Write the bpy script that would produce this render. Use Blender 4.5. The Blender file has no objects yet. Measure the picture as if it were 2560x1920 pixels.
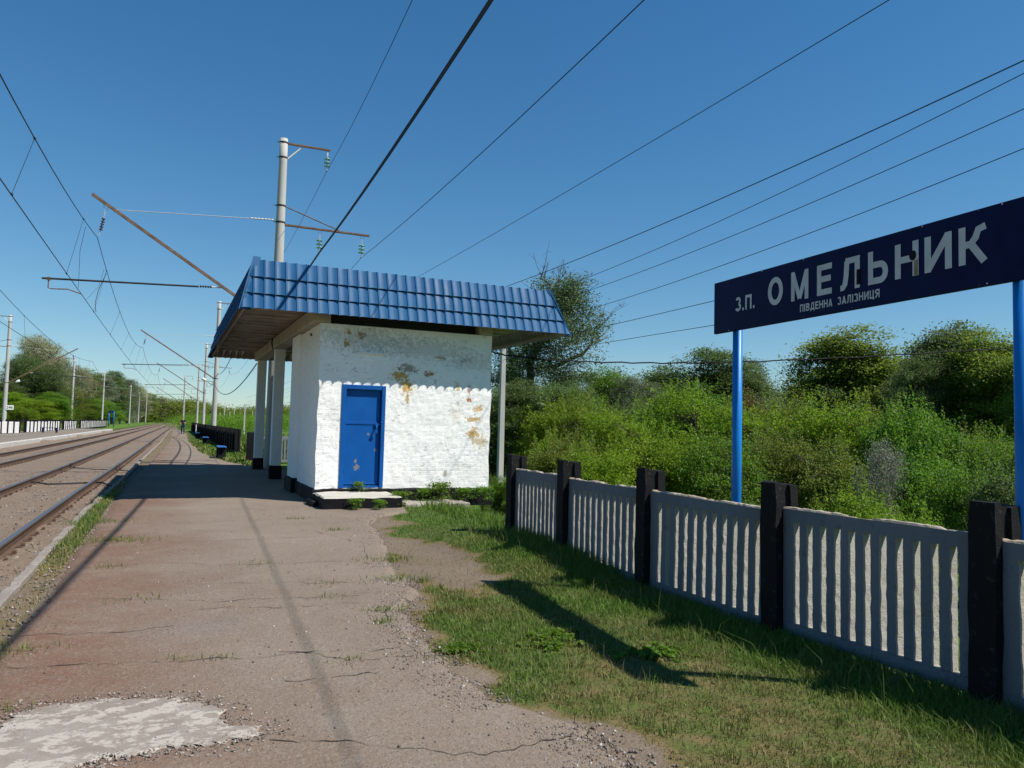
import bpy, math, random
import numpy as np
from mathutils import Vector, Matrix, noise as mnoise
R = math.radians
S = bpy.context.scene
COL = S.collection
rnd = random.Random(7)
rng = np.random.default_rng(7)

# ------------------------------------------------------------------ camera
cam = bpy.data.cameras.new('camera')
cam.sensor_width = 36.0
cam.lens = 36.0 * 1900 / 2560
cam.clip_start, cam.clip_end = 0.1, 6000
camo = bpy.data.objects.new('camera', cam); COL.objects.link(camo)
PSI, TH, RO = R(24.127), 0.058, 0.026
fwd = Vector((math.sin(PSI)*math.cos(TH), math.cos(PSI)*math.cos(TH), math.sin(TH)))
rt = Vector((math.cos(PSI), -math.sin(PSI), 0)); up = rt.cross(fwd)
r2 = rt*math.cos(RO) + up*math.sin(RO); u2 = up*math.cos(RO) - rt*math.sin(RO)
camo.matrix_world = Matrix(((r2.x, u2.x, -fwd.x, 0), (r2.y, u2.y, -fwd.y, 0), (r2.z, u2.z, -fwd.z, 1.5), (0, 0, 0, 1)))
S.camera = camo

# ------------------------------------------------------------------ sky, sun, exposure
SUN = Vector((0.58, -0.50, 1.0)).normalized()
w = bpy.data.worlds.new('World'); S.world = w; w.use_nodes = True
wn = w.node_tree.nodes; wl = w.node_tree.links
sky = wn.new('ShaderNodeTexSky'); sky.sky_type = 'NISHITA'; sky.sun_disc = False
sky.sun_elevation = math.asin(SUN.z); sky.sun_rotation = math.atan2(SUN.x, SUN.y)
sky.air_density = 1.0; sky.dust_density = 0.0; sky.ozone_density = 2.0; sky.altitude = 0
hs_ = wn.new('ShaderNodeHueSaturation'); hs_.inputs['Saturation'].default_value = 1.22
tint = wn.new('ShaderNodeMix'); tint.data_type = 'RGBA'; tint.blend_type = 'MULTIPLY'; tint.inputs[0].default_value = 1; tint.inputs[7].default_value = (.83, 1.0, 1.11, 1)
sof = wn.new('ShaderNodeVectorMath'); sof.operation = 'MULTIPLY_ADD'; sof.inputs[1].default_value = (.05,)*3; sof.inputs[2].default_value = (1,)*3
dv = wn.new('ShaderNodeVectorMath'); dv.operation = 'DIVIDE'           # gentle roll-off of the bright horizon band
wl.new(sky.outputs[0], sof.inputs[0]); wl.new(sky.outputs[0], dv.inputs[0]); wl.new(sof.outputs[0], dv.inputs[1]); wl.new(dv.outputs[0], tint.inputs[6]); wl.new(tint.outputs[2], hs_.inputs['Color']); wl.new(hs_.outputs[0], wn['Background'].inputs[0]); wn['Background'].inputs[1].default_value = 0.085
sl = bpy.data.lights.new('sun', 'SUN'); sl.energy = 4.6; sl.angle = R(0.53); sl.color = (1, 0.95, 0.87)
so = bpy.data.objects.new('sun', sl); COL.objects.link(so); so.rotation_euler = SUN.to_track_quat('Z', 'Y').to_euler()
so.location = SUN*60
S.view_settings.view_transform = 'Standard'; S.view_settings.look = 'None'
S.view_settings.exposure = 0.55; S.view_settings.gamma = 1
S.cycles.max_bounces = 6; S.cycles.transparent_max_bounces = 6
S.cycles.use_denoising = True

# ------------------------------------------------------------------ helpers
def interp(y, ys, xs): return float(np.interp(y, ys, xs))
class MB:
    def __init__(s): s.v = []; s.f = []; s.m = []
    def add(s, vs, fs, m=0):
        o = len(s.v); s.v += [tuple(v) for v in vs]
        for f in fs: s.f.append(tuple(i+o for i in f)); s.m.append(m)
    def box(s, c, d, m=0, rz=0.0, M=None):
        hx, hy, hz = d[0]/2, d[1]/2, d[2]/2
        vs = [Vector((x, y, z)) for z in (-hz, hz) for x, y in ((-hx, -hy), (hx, -hy), (hx, hy), (-hx, hy))]
        if M is not None: vs = [M @ v for v in vs]
        elif rz:
            q = Matrix.Rotation(rz, 3, 'Z'); vs = [q @ v for v in vs]
        vs = [v+Vector(c) for v in vs]
        s.add(vs, [(3, 2, 1, 0), (4, 5, 6, 7), (0, 1, 5, 4), (1, 2, 6, 5), (2, 3, 7, 6), (3, 0, 4, 7)], m)
    def bar(s, a, b, wd, hd, m=0):                # box bar between two points
        a, b = Vector(a), Vector(b); d = b-a; q = d.to_track_quat('Y', 'Z').to_matrix()
        s.box((a+b)/2, (wd, d.length, hd), m, M=q)
    def tube(s, pts, r, n=8, m=0, cap=True):
        pts = [Vector(p) for p in pts]
        rs = r if isinstance(r, (list, tuple)) else [r]*len(pts)
        vs = []; prev = None
        for i, p in enumerate(pts):
            t = (pts[min(i+1, len(pts)-1)]-pts[max(i-1, 0)])
            if t.length < 1e-9: t = Vector((0, 0, 1))
            t.normalize()
            a = prev - t*prev.dot(t) if prev is not None else (Vector((1, 0, 0)) if abs(t.x) < 0.9 else Vector((0, 1, 0)))
            a = a - t*a.dot(t); a.normalize(); prev = a; b = t.cross(a)
            for k in range(n):
                g = 2*math.pi*k/n; vs.append(p+(a*math.cos(g)+b*math.sin(g))*rs[i])
        fs = [(i*n+k, i*n+(k+1) % n, (i+1)*n+(k+1) % n, (i+1)*n+k) for i in range(len(pts)-1) for k in range(n)]
        if cap: fs += [tuple(range(n-1, -1, -1)), tuple((len(pts)-1)*n+k for k in range(n))]
        s.add(vs, fs, m)
    def lathe(s, prof, n=16, at=(0, 0, 0), m=0):
        vs = [(at[0]+r*math.cos(2*math.pi*k/n), at[1]+r*math.sin(2*math.pi*k/n), at[2]+z) for r, z in prof for k in range(n)]
        fs = [(i*n+k, i*n+(k+1) % n, (i+1)*n+(k+1) % n, (i+1)*n+k) for i in range(len(prof)-1) for k in range(n)]
        s.add(vs, fs, m)
    def build(s, name, mats, parent=None, smooth=False, bevel=0, loc=None):
        me = bpy.data.meshes.new(name); me.from_pydata([tuple(v) for v in s.v], [], s.f)
        mats = mats if isinstance(mats, (list, tuple)) else [mats]
        for m_ in mats: me.materials.append(m_)
        me.polygons.foreach_set('material_index', s.m)
        if smooth: me.polygons.foreach_set('use_smooth', [True]*len(me.polygons))
        me.update()
        return link(name, me, parent, bevel, loc)
def link(name, me, parent=None, bevel=0, loc=None):
    o = bpy.data.objects.new(name, me); COL.objects.link(o)
    if parent is not None: o.parent = parent
    if loc is not None: o.location = loc
    if bevel:
        b = o.modifiers.new('bevel', 'BEVEL'); b.width = bevel; b.segments = 2; b.limit_method = 'ANGLE'
    return o
def npmesh(name, V, F, mats, attrs=None, smooth=False):
    """V (n,3), F (k,3|4) numpy -> mesh"""
    me = bpy.data.meshes.new(name); k = F.shape[1]
    me.vertices.add(len(V)); me.vertices.foreach_set('co', V.astype(np.float32).ravel())
    me.loops.add(F.size); me.loops.foreach_set('vertex_index', F.astype(np.int32).ravel())
    me.polygons.add(len(F)); me.polygons.foreach_set('loop_start', np.arange(len(F), dtype=np.int32)*k)
    for a, val in (attrs or {}).items():
        at = me.attributes.new(a, 'FLOAT', 'POINT'); at.data.foreach_set('value', val.astype(np.float32))
    for m_ in (mats if isinstance(mats, (list, tuple)) else [mats]): me.materials.append(m_)
    me.update(calc_edges=True); me.validate()
    if smooth: me.polygons.foreach_set('use_smooth', [True]*len(me.polygons))
    return me
def thing(name, label, cat, loc=(0, 0, 0), rz=0.0, group=None):
    o = bpy.data.objects.new(name, None); COL.objects.link(o)
    o.location = loc; o.rotation_euler = (0, 0, rz); o.empty_display_size = .2
    return tag(o, label, cat, group)
def tag(o, label, cat, group=None):
    o['label'] = label; o['category'] = cat
    if group: o['group'] = group
    return o
def struct(o): o['kind'] = 'structure'; return o
def stuff(o, label=None, cat=None):
    o['kind'] = 'stuff'
    if label: o['label'] = label; o['category'] = cat
    return o
def dup(root, loc, rz=0.0, label=None, group=None, scale=None, skip=(), mats=None):
    r_ = root.copy(); COL.objects.link(r_); r_.location = loc; r_.rotation_euler = (0, 0, rz)
    if scale is not None: r_.scale = (scale,)*3 if isinstance(scale, (int, float)) else scale
    if label: r_['label'] = label
    if group: r_['group'] = group
    def kids(src, dst):
        for ch in list(src.children):
            if ch.name.split('.')[0] in skip: continue
            c = ch.copy(); COL.objects.link(c); c.parent = dst
            if mats and ch.name.split('.')[0] in mats: relink(c, mats[ch.name.split('.')[0]])
            kids(ch, c)
    kids(root, r_)
    return r_
def relink(o, mat, i=0):
    o.material_slots[i].link = 'OBJECT'; o.material_slots[i].material = mat
def fbm(x, y, z=0.0, o=4):
    return mnoise.fractal(Vector((x, y, z)), 1.0, 2.0, o)

# ------------------------------------------------------------------ materials
class NT:
    def __init__(s, name, rough=.8, spec=.3):
        s.mat = bpy.data.materials.new(name); s.mat.use_nodes = True
        s.t = s.mat.node_tree; s.n = s.t.nodes; s.b = s.n['Principled BSDF']
        s.b.inputs['Roughness'].default_value = rough; s.b.inputs['Specular IOR Level'].default_value = spec
        s.co = s.n.new('ShaderNodeTexCoord')
    def set(s, i, v):
        if hasattr(v, 'links') or isinstance(v, bpy.types.NodeSocket): s.t.links.new(v, i)
        else: i.default_value = v
    def obj(s): return s.co.outputs['Object']
    def mapping(s, scale=(1, 1, 1), src=None, loc=(0, 0, 0), rot=(0, 0, 0)):
        m = s.n.new('ShaderNodeMapping'); s.t.links.new(src or s.obj(), m.inputs[0])
        m.inputs['Scale'].default_value = scale; m.inputs['Location'].default_value = loc; m.inputs['Rotation'].default_value = rot
        return m.outputs[0]
    def noise(s, sc, det=4, rough=.55, src=None, scale=None, dist=0):
        n = s.n.new('ShaderNodeTexNoise'); n.inputs['Scale'].default_value = sc; n.inputs['Detail'].default_value = det
        n.inputs['Roughness'].default_value = rough; n.inputs['Distortion'].default_value = dist
        s.t.links.new(s.mapping(scale, src) if scale else (src or s.obj()), n.inputs['Vector'])
        return n.outputs['Fac']
    def voro(s, sc, feat='F1', src=None, out='Distance'):
        n = s.n.new('ShaderNodeTexVoronoi'); n.feature = feat; n.inputs['Scale'].default_value = sc
        s.t.links.new(src or s.obj(), n.inputs['Vector']); return n.outputs[out]
    def ramp(s, fac, stops):
        r_ = s.n.new('ShaderNodeValToRGB'); e = r_.color_ramp.elements
        while len(e) < len(stops): e.new(.5)
        for i, (p, c) in enumerate(stops):
            e[i].position = p; e[i].color = (*c, 1) if not isinstance(c, (int, float)) else (c, c, c, 1)
        s.t.links.new(fac, r_.inputs[0]); return r_.outputs[0]
    def rng(s, fac, a, b, c=0., d=1.):
        n = s.n.new('ShaderNodeMapRange'); n.clamp = True
        for i, v in enumerate((fac, a, b, c, d)): s.set(n.inputs[i], v)
        return n.outputs[0]
    def math(s, op, a, b=0.):
        n = s.n.new('ShaderNodeMath'); n.operation = op; s.set(n.inputs[0], a); s.set(n.inputs[1], b); return n.outputs[0]
    def mix(s, fac, a, b, mode='MIX'):
        n = s.n.new('ShaderNodeMix'); n.data_type = 'RGBA'; n.blend_type = mode
        s.set(n.inputs[0], fac)
        for i, v in ((6, a), (7, b)): s.set(n.inputs[i], (*v, 1) if isinstance(v, tuple) else v)
        return n.outputs[2]
    def attr(s, name):
        n = s.n.new('ShaderNodeAttribute'); n.attribute_name = name; return n.outputs['Fac']
    def sep(s, src=None):
        n = s.n.new('ShaderNodeSeparateXYZ'); s.t.links.new(src or s.obj(), n.inputs[0]); return n.outputs
    def bump(s, h, dist=.01, st=1.0, prev=None):
        n = s.n.new('ShaderNodeBump'); n.inputs['Distance'].default_value = dist; n.inputs['Strength'].default_value = st
        s.t.links.new(h, n.inputs['Height'])
        if prev is not None: s.t.links.new(prev, n.inputs['Normal'])
        return n.outputs[0]
    def done(s, col, normal=None, rough=None):
        s.set(s.b.inputs['Base Color'], (*col, 1) if isinstance(col, tuple) else col)
        if normal is not None: s.t.links.new(normal, s.b.inputs['Normal'])
        if rough is not None: s.set(s.b.inputs['Roughness'], rough)
        return s.mat
def plain(name, col, rough=.7, var=.25, sc=8., bump=.002, spec=.3, metal=0., streak=False):
    m = NT(name, rough, spec); m.b.inputs['Metallic'].default_value = metal
    n = m.noise(sc, 5, .6, scale=(1, 1, .25) if streak else None)
    n2 = m.noise(sc*9, 3)
    c = m.mix(m.rng(n, .35, .7), tuple(x*(1-var) for x in col), tuple(min(1, x*(1+var*.7)) for x in col))
    c = m.mix(m.rng(n2, .6, .75, 0, .35), c, tuple(x*.6 for x in col))
    return m.done(c, m.bump(n2, bump))
M = {}
M['concrete'] = plain('old_concrete', (.34, .33, .31), .9, .2, 2.2, .003, streak=True)
M['pole'] = plain('pole_concrete', (.42, .41, .385), .85, .16, 1.6, .002, streak=True)
M['rust'] = plain('rusty_steel', (.17, .105, .07), .8, .35, 6., .002)
M['galv'] = plain('galvanised', (.5, .5, .5), .5, .15, 8., .001, metal=.3)
M['dark'] = plain('dark_steel', (.025, .025, .028), .6, .3, 8., .001)
M['wire'] = plain('wire_metal', (.03, .032, .038), .55, .2, 4., .0005)
M['ceramic'] = plain('white_ceramic', (.62, .61, .58), .4, .1, 20., .001)
M['brown_ins'] = plain('brown_glaze', (.035, .025, .03), .25, .2, 20., .001, spec=.5)
g = NT('green_glass', .12, .5); g.b.inputs['Transmission Weight'].default_value = .75; g.b.inputs['IOR'].default_value = 1.4
M['glass'] = g.done((.45, .78, .66))
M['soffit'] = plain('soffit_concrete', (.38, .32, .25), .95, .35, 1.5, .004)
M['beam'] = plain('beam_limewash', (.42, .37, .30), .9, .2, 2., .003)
M['white'] = plain('white_limewash', (.80, .80, .77), .85, .08, 3., .004)
M['black'] = plain('black_tar_paint', (.010, .010, .012), .7, .35, 5., .004, spec=.12)
M['blackworn'] = None
M['blue_post'] = plain('blue_gloss_paint', (.003, .165, .52), .4, .12, 3., .0008, spec=.3)
M['navy'] = plain('navy_enamel', (.0035, .0075, .052), .5, .25, 2.5, .0006, spec=.10)
M['lamp'] = plain('lamp_metal', (.7, .7, .68), .3, .1, 10., .0005)
M['skin'] = plain('skin', (.45, .26, .19), .6, .1, 10., .0005)
M['shirt'] = plain('dark_shirt', (.012, .012, .02), .9, .2, 15., .002)
M['jeans'] = plain('blue_jeans', (.03, .05, .12), .9, .3, 15., .002)
M['hair'] = plain('dark_hair', (.02, .013, .009), .7, .2, 30., .003)
M['bench_blue'] = plain('bench_blue', (.03, .15, .42), .5, .2, 6., .001)

def asphalt_mat():
    m = NT('asphalt', .93, .2); xyz = m.sep()
    n1 = m.noise(.55, 6, .6); n2 = m.noise(4.5, 5, .6); n3 = m.noise(140, 2, .6); n4 = m.noise(26, 4, .7)
    base = m.mix(m.rng(n1, .35, .68), (.186, .144, .108), (.230, .184, .142))
    base = m.mix(m.rng(n2, .45, .75, 0, .5), base, (.215, .185, .155))
    # iron-red brake dust that lies along the track side
    nx = m.math('ADD', xyz[0], m.math('MULTIPLY', m.math('SUBTRACT', n1, .5), 3.2))
    red = m.rng(nx, .85, -.75)
    base = m.mix(m.math('MULTIPLY', red, m.rng(n2, .25, .6, .5, .92)), base, (.158, .084, .054))
    # pale worn hollow
    hx = m.math('MULTIPLY', m.math('SUBTRACT', xyz[0], .3), 1.15); hy = m.math('MULTIPLY', m.math('SUBTRACT', xyz[1], 6.0), 1.6)
    d = m.math('SQRT', m.math('ADD', m.math('MULTIPLY', hx, hx), m.math('MULTIPLY', hy, hy)))
    base = m.mix(m.rng(m.math('ADD', d, m.math('MULTIPLY', n2, .5)), .95, .35, 0, .7), base, (.190, .160, .140))
    base = m.mix(m.rng(n3, .54, .68, 0, .42), base, (.085, .066, .053))
    base = m.mix(m.rng(n4, .62, .72, 0, .45), base, (.30, .27, .24))
    base = m.mix(m.rng(m.noise(60, 2, .5), .66, .72, 0, .8), base, (.05, .042, .036))
    vc = m.n.new('ShaderNodeTexVoronoi'); vc.inputs['Scale'].default_value = 75; m.t.links.new(m.obj(), vc.inputs['Vector'])
    sp = m.n.new('ShaderNodeSeparateColor'); m.t.links.new(vc.outputs['Color'], sp.inputs[0])
    base = m.mix(m.rng(sp.outputs[0], .72, .98, 0, .28), base, (.30, .27, .235)); base = m.mix(m.rng(sp.outputs[1], .75, .98, 0, .36), base, (.085, .068, .055))
    n5 = m.noise(1.9, 7, .72, dist=.4); base = m.mix(m.rng(n5, .60, .64, 0, .30), base, (.105, .085, .068)); base = m.mix(m.rng(n5, .40, .34, 0, .30), base, (.255, .225, .19))
    n6 = m.noise(7.5, 3, .5); base = m.mix(m.rng(n6, .73, .76, 0, .55), base, (.07, .055, .045))
    b = m.bump(n3, .004, .9); b = m.bump(n4, .010, .8, b); b = m.bump(vc.outputs['Distance'], .004, .5, b); b = m.bump(n5, .012, .6, b)
    return m.done(base, b)
M['asphalt'] = asphalt_mat()
def soil(name, a, b, c, sc=1.0, stone=60):
    m = NT(name, .97, .15)
    n1 = m.noise(.8*sc, 5, .6); n2 = m.noise(9*sc, 5, .65); n3 = m.noise(stone, 3, .7); v = m.voro(stone*.7)
    col = m.mix(m.rng(n1, .35, .65), a, b); col = m.mix(m.rng(n2, .45, .7, 0, .8), col, c)
    col = m.mix(m.rng(n3, .5, .68, 0, .6), col, tuple(x*.45 for x in a))
    return m.done(col, m.bump(n2, .02, .7, m.bump(v, .012, .8)))
M['ballast'] = soil('ballast_dirt', (.180, .138, .104), (.22, .172, .130), (.135, .092, .068), 1.2, 42)
M['fardirt'] = soil('platform_dirt', (.20, .17, .14), (.23, .20, .165), (.15, .13, .10), .6, 30)
M['gravelbed'] = soil('gravel_bed', (.17, .135, .115), (.21, .175, .15), (.12, .095, .08), 1.5, 50)
def ground_mat():
    m = NT('earth_and_turf', .98, .12)
    n1 = m.noise(.7, 5, .6); n2 = m.noise(7, 5, .65); n3 = m.noise(55, 3, .7)
    dirt = m.mix(m.rng(n1, .35, .65), (.145, .113, .080), (.19, .153, .115))
    dirt = m.mix(m.rng(n3, .5, .7, 0, .7), dirt, (.07, .05, .038))
    dry = m.mix(m.rng(n2, .4, .65), (.165, .120, .058), (.12, .105, .040))
    turf = m.mix(m.rng(n2, .35, .7), (.048, .080, .016), (.090, .125, .030))
    turf = m.mix(m.rng(n3, .45, .7, 0, .6), turf, (.03, .042, .012))
    gm = m.attr('turf'); n = m.math('MULTIPLY', m.math('SUBTRACT', n2, .5), .8); gg = m.math('ADD', gm, n)
    c = m.mix(m.rng(gg, .12, .42), dirt, dry); c = m.mix(m.rng(gg, .42, .75), c, turf)
    far = m.rng(m.attr('meadow'), 0, 1)
    nm = m.noise(.12, 5, .6); nf = m.noise(1.7, 5, .7)
    mead = m.mix(m.rng(nm, .38, .62), (.075, .15, .02), (.11, .18, .03)); mead = m.mix(m.rng(nf, .45, .7, 0, .6), mead, (.045, .10, .014))
    c = m.mix(far, c, mead)
    return m.done(c, m.bump(n2, .03, .6, m.bump(n3, .012, .8)))
M['ground'] = ground_mat()
def wall_mat(name, blobs, flat=False):
    """limewashed brick; ochre plaster and grey weather patches at (x, z, rx, rz, colour)"""
    m = NT(name, .92, .15); xyz = m.sep()
    br = m.n.new('ShaderNodeTexBrick'); br.inputs['Scale'].default_value = 1.0
    br.inputs['Brick Width'].default_value = .25; br.inputs['Row Height'].default_value = .077; br.inputs['Mortar Size'].default_value = .008
    br.inputs['Mortar Smooth'].default_value = .6
    cb = m.n.new('ShaderNodeCombineXYZ'); m.set(cb.inputs[0], m.math('ADD', xyz[0], xyz[1])); m.set(cb.inputs[1], xyz[2])
    wob = m.noise(3, 3); wv = m.n.new('ShaderNodeVectorMath'); wv.operation = 'ADD'
    cw = m.n.new('ShaderNodeCombineXYZ'); m.set(cw.inputs[0], m.math('MULTIPLY', wob, .03)); m.set(cw.inputs[1], m.math('MULTIPLY', wob, .03))
    m.t.links.new(cb.outputs[0], wv.inputs[0]); m.t.links.new(cw.outputs[0], wv.inputs[1]); m.t.links.new(wv.outputs[0], br.inputs['Vector'])
    n1 = m.noise(2.2, 5, .6); n2 = m.noise(14, 5, .65); n3 = m.noise(60, 3, .6)
    col = m.mix(m.rng(n1, .3, .7), (.88, .87, .85), (.82, .81, .78))
    col = m.mix(m.rng(n2, .66, .76, 0, .35), col, (.62, .585, .52))
    nb = m.noise(13, 6, .75); nb2 = m.noise(42, 4, .7)
    for (bx, bz, rx, rz_, c, amt) in blobs:
        dx = m.math('DIVIDE', m.math('SUBTRACT', xyz[0], bx), rx); dz = m.math('DIVIDE', m.math('SUBTRACT', xyz[2], bz), rz_)
        d = m.math('SQRT', m.math('ADD', m.math('MULTIPLY', dx, dx), m.math('MULTIPLY', dz, dz)))
        e = m.math('ADD', d, m.math('MULTIPLY', m.math('SUBTRACT', nb, .5), 4.6))
        e = m.math('ADD', e, m.math('MULTIPLY', m.math('SUBTRACT', nb2, .5), 2.2))
        col = m.mix(m.rng(e, 1.0, .55, 0, amt), col, c)
    fk = m.noise(17, 7, .74, scale=(1, 1, 2.1)); col = m.mix(m.math('MULTIPLY', m.rng(fk, .615, .66, 0, .75), m.rng(m.noise(1.1, 3), .40, .58)), col, (.46, .43, .385))  # fine cracks, with the shadows of peeling paint coloured in as dark flecks
    h = m.math('MULTIPLY', br.outputs['Fac'], -1.0)
    fl = m.rng(m.noise(11, 6, .7, scale=(1, 1, 1.9)), .60, .66); fl = m.math('MULTIPLY', fl, m.rng(m.noise(1.5, 3), .42, .6))
    h = m.math('MULTIPLY', h, m.rng(xyz[2], 1.9, .3, .12, 1.0)); nv = m.bump(h, .004, .4); nv = m.bump(n2, .014, .4, nv); nv = m.bump(fl, .014, .9, nv); nv = m.bump(m.noise(28, 5, .75), .006, .4, nv)
    return m.done(col, nv)
OCH = (.50, .30, .06); GRY = (.33, .31, .27); BRK = (.30, .12, .06); DGR = (.42, .41, .39); TAN = (.55, .43, .26)
M['wall'] = wall_mat('limewashed_brick', [
    (3.4, 3.15, .9, .28, DGR, .55), (4.6, 3.05, 1.1, .25, DGR, .5), (5.6, 2.85, .6, .2, DGR, .4),
    (4.15, 2.48, .20, .13, OCH, .95), (4.28, 2.27, .14, .17, OCH, .95), (4.31, 2.04, .045, .13, OCH, .9), (4.28, 2.63, .24, .09, (.26, .20, .13), .9),
    (4.73, 2.55, .12, .06, (.33, .15, .05), .95), (5.36, 2.3, .06, .12, OCH, .8), (5.62, 2.26, .045, .12, BRK, .8), (5.63, 2.07, .07, .05, (.42, .18, .09), .95),
    (5.83, 1.88, .14, .08, OCH, .75), (5.75, 1.66, .20, .07, OCH, .8), (5.72, 1.36, .14, .14, OCH, .9), (5.9, 1.22, .18, .14, TAN, .85), (5.35, 1.75, .13, .2, TAN, .35),
    (5.15, .56, .045, .085, (.40, .38, .33), .95), (3.07, 3.27, .07, .06, (.38, .24, .08), .9), (3.33, 3.24, .10, .07, (.30, .22, .12), .9), (3.05, 3.06, .06, .07, (.38, .24, .08), .9),
    (5.0, 2.9, .14, .05, (.40, .33, .22), .85), (5.52, 2.88, .16, .05, (.36, .34, .30), .85), (4.27, 2.68, .1, .08, GRY, .8)])
M['sidewall'] = wall_mat('limewashed_side', [(15.0, 1, .1, .1, GRY, .1)])
def roof_mat():
    m = NT('blue_metal_tile', .55, .12); n = m.noise(1.3, 4); n2 = m.noise(30, 3)
    c = m.mix(m.rng(n, .35, .65), (.011, .074, .180), (.015, .090, .212)); c = m.mix(m.rng(n2, .62, .75, 0, .3), c, (.035, .09, .21))
    return m.done(c, m.bump(n, .01, .15), m.rng(n, .3, .7, .44, .56))
M['roof'] = roof_mat()
M['roofback'] = plain('tile_primer', (.30, .25, .215), .75, .25, 3., .001)
def paint_door():
    m = NT('blue_door_paint', .5, .2); xyz = m.sep(); n = m.noise(2.5, 5); nb = m.noise(22, 5, .7); n3 = m.noise(70, 2)
    c = m.mix(m.rng(n, .35, .65), (.002, .074, .29), (.003, .088, .33))
    for bx, bz, rx, rz_ in ((3.337, .66, .075, .075), (3.324, .78, .035, .05), (3.553, 1.308, .03, .03), (3.7, 1.0, .03, .04)):
        dx = m.math('DIVIDE', m.math('SUBTRACT', xyz[0], bx), rx); dz = m.math('DIVIDE', m.math('SUBTRACT', xyz[2], bz), rz_)
        d = m.math('SQRT', m.math('ADD', m.math('MULTIPLY', dx, dx), m.math('MULTIPLY', dz, dz)))
        c = m.mix(m.rng(m.math('ADD', d, m.math('MULTIPLY', m.math('SUBTRACT', nb, .5), 2.6)), .8, .65, 0, .9), c, (.20, .19, .17))
    c = m.mix(m.rng(n3, .68, .74, 0, .25), c, (.03, .12, .34))
    return m.done(c, m.bump(n, .006, .4, m.bump(n3, .0015, .5)))
M['door'] = paint_door()
def fence_mat(name, a, b, chip, rough=.85):
    m = NT(name, rough, .12); n1 = m.noise(2.4, 5, .6, scale=(1, 1, .35)); n2 = m.noise(16, 5, .7); n3 = m.noise(75, 3, .7)
    c = m.mix(m.rng(n1, .3, .7), a, b); c = m.mix(m.rng(n2, .58, .72, 0, .75), c, chip); c = m.mix(m.rng(n3, .58, .7, 0, .4), c, tuple(x*.5 for x in a))
    return m.done(c, m.bump(n2, .008, .6, m.bump(n3, .006, .9)))
M['fence'] = fence_mat('shade_darkened_whitewash', (.180, .193, .218), (.135, .147, .168), (.085, .085, .085))  # whitewash whose shaded look is put into the colour, darker than the limewash
M['fence_rough'] = fence_mat('sun_lightened_raw_concrete', (.43, .41, .37), (.36, .34, .30), (.17, .155, .135), .95)  # rough slot concrete, colour lightened for sunlit contrast with the bars
M['fence_top'] = fence_mat('mossy_edge', (.27, .22, .15), (.35, .32, .27), (.16, .13, .09), .95)
M['fpost'] = fence_mat('black_tarred_post', (.009, .009, .010), (.013, .012, .013), (.06, .055, .05), .75)
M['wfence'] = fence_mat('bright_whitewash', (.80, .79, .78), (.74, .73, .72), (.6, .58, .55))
M['kerb'] = fence_mat('worn_kerb', (.27, .24, .21), (.20, .17, .145), (.52, .50, .47), .95)
M['fkerb'] = fence_mat('white_kerb', (.50, .475, .44), (.40, .37, .335), (.62, .60, .57), .95)
M['patch'] = None
def patch_mat():
    m = NT('flaking_concrete', .95, .15); n1 = m.noise(3.2, 6, .65); n2 = m.noise(6.5, 8, .72, scale=(1, 1.5, 1), dist=.25); n3 = m.noise(80, 3); n4 = m.noise(22, 5, .7)
    c = m.mix(m.rng(n1, .4, .6), (.215, .185, .155), (.26, .23, .198)); c = m.mix(m.rng(m.math('ADD', n2, m.math('MULTIPLY', m.math('SUBTRACT', n4, .5), .35)), .50, .545), c, (.38, .345, .30))
    c = m.mix(m.rng(n3, .6, .72, 0, .5), c, (.12, .10, .09)); c = m.mix(m.rng(n4, .62, .7, 0, .6), c, (.16, .135, .115))
    return m.done(c, m.bump(n2, .006, .6, m.bump(n3, .004, .7)))
M['patch'] = patch_mat()
M['crack'] = plain('crack_soil', (.075, .062, .045), .98, .4, 20., .01)
M['step'] = fence_mat('step_concrete', (.50, .48, .42), (.40, .38, .33), (.62, .61, .57), .95)
M['rail_side'] = plain('rail_rust', (.10, .062, .042), .8, .3, 9., .002)
m_ = NT('rail_top', .42, .4); m_.b.inputs['Metallic'].default_value = .85; M['rail_top'] = m_.done((.26, .255, .26))
M['sleeper'] = soil('sleeper_concrete', (.20, .17, .14), (.235, .20, .17), (.15, .115, .09), 3, 60)
def stone_mat(name, stops):
    m = NT(name, .95, .15); geo = m.n.new('ShaderNodeNewGeometry')
    c = m.ramp(geo.outputs['Random Per Island'], stops); n = m.noise(60, 3)
    return m.done(m.mix(m.rng(n, .4, .7, 0, .5), c, (.08, .06, .05)), m.bump(n, .004))
M['stone'] = stone_mat('pebbles', [(0, (.10, .08, .07)), (.5, (.21, .175, .15)), (.9, (.28, .25, .23)), (1, (.5, .48, .45))])
M['stone_b'] = stone_mat('ballast_stones', [(0, (.10, .07, .055)), (.5, (.19, .14, .115)), (.9, (.25, .20, .17)), (1, (.36, .32, .29))])
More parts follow.
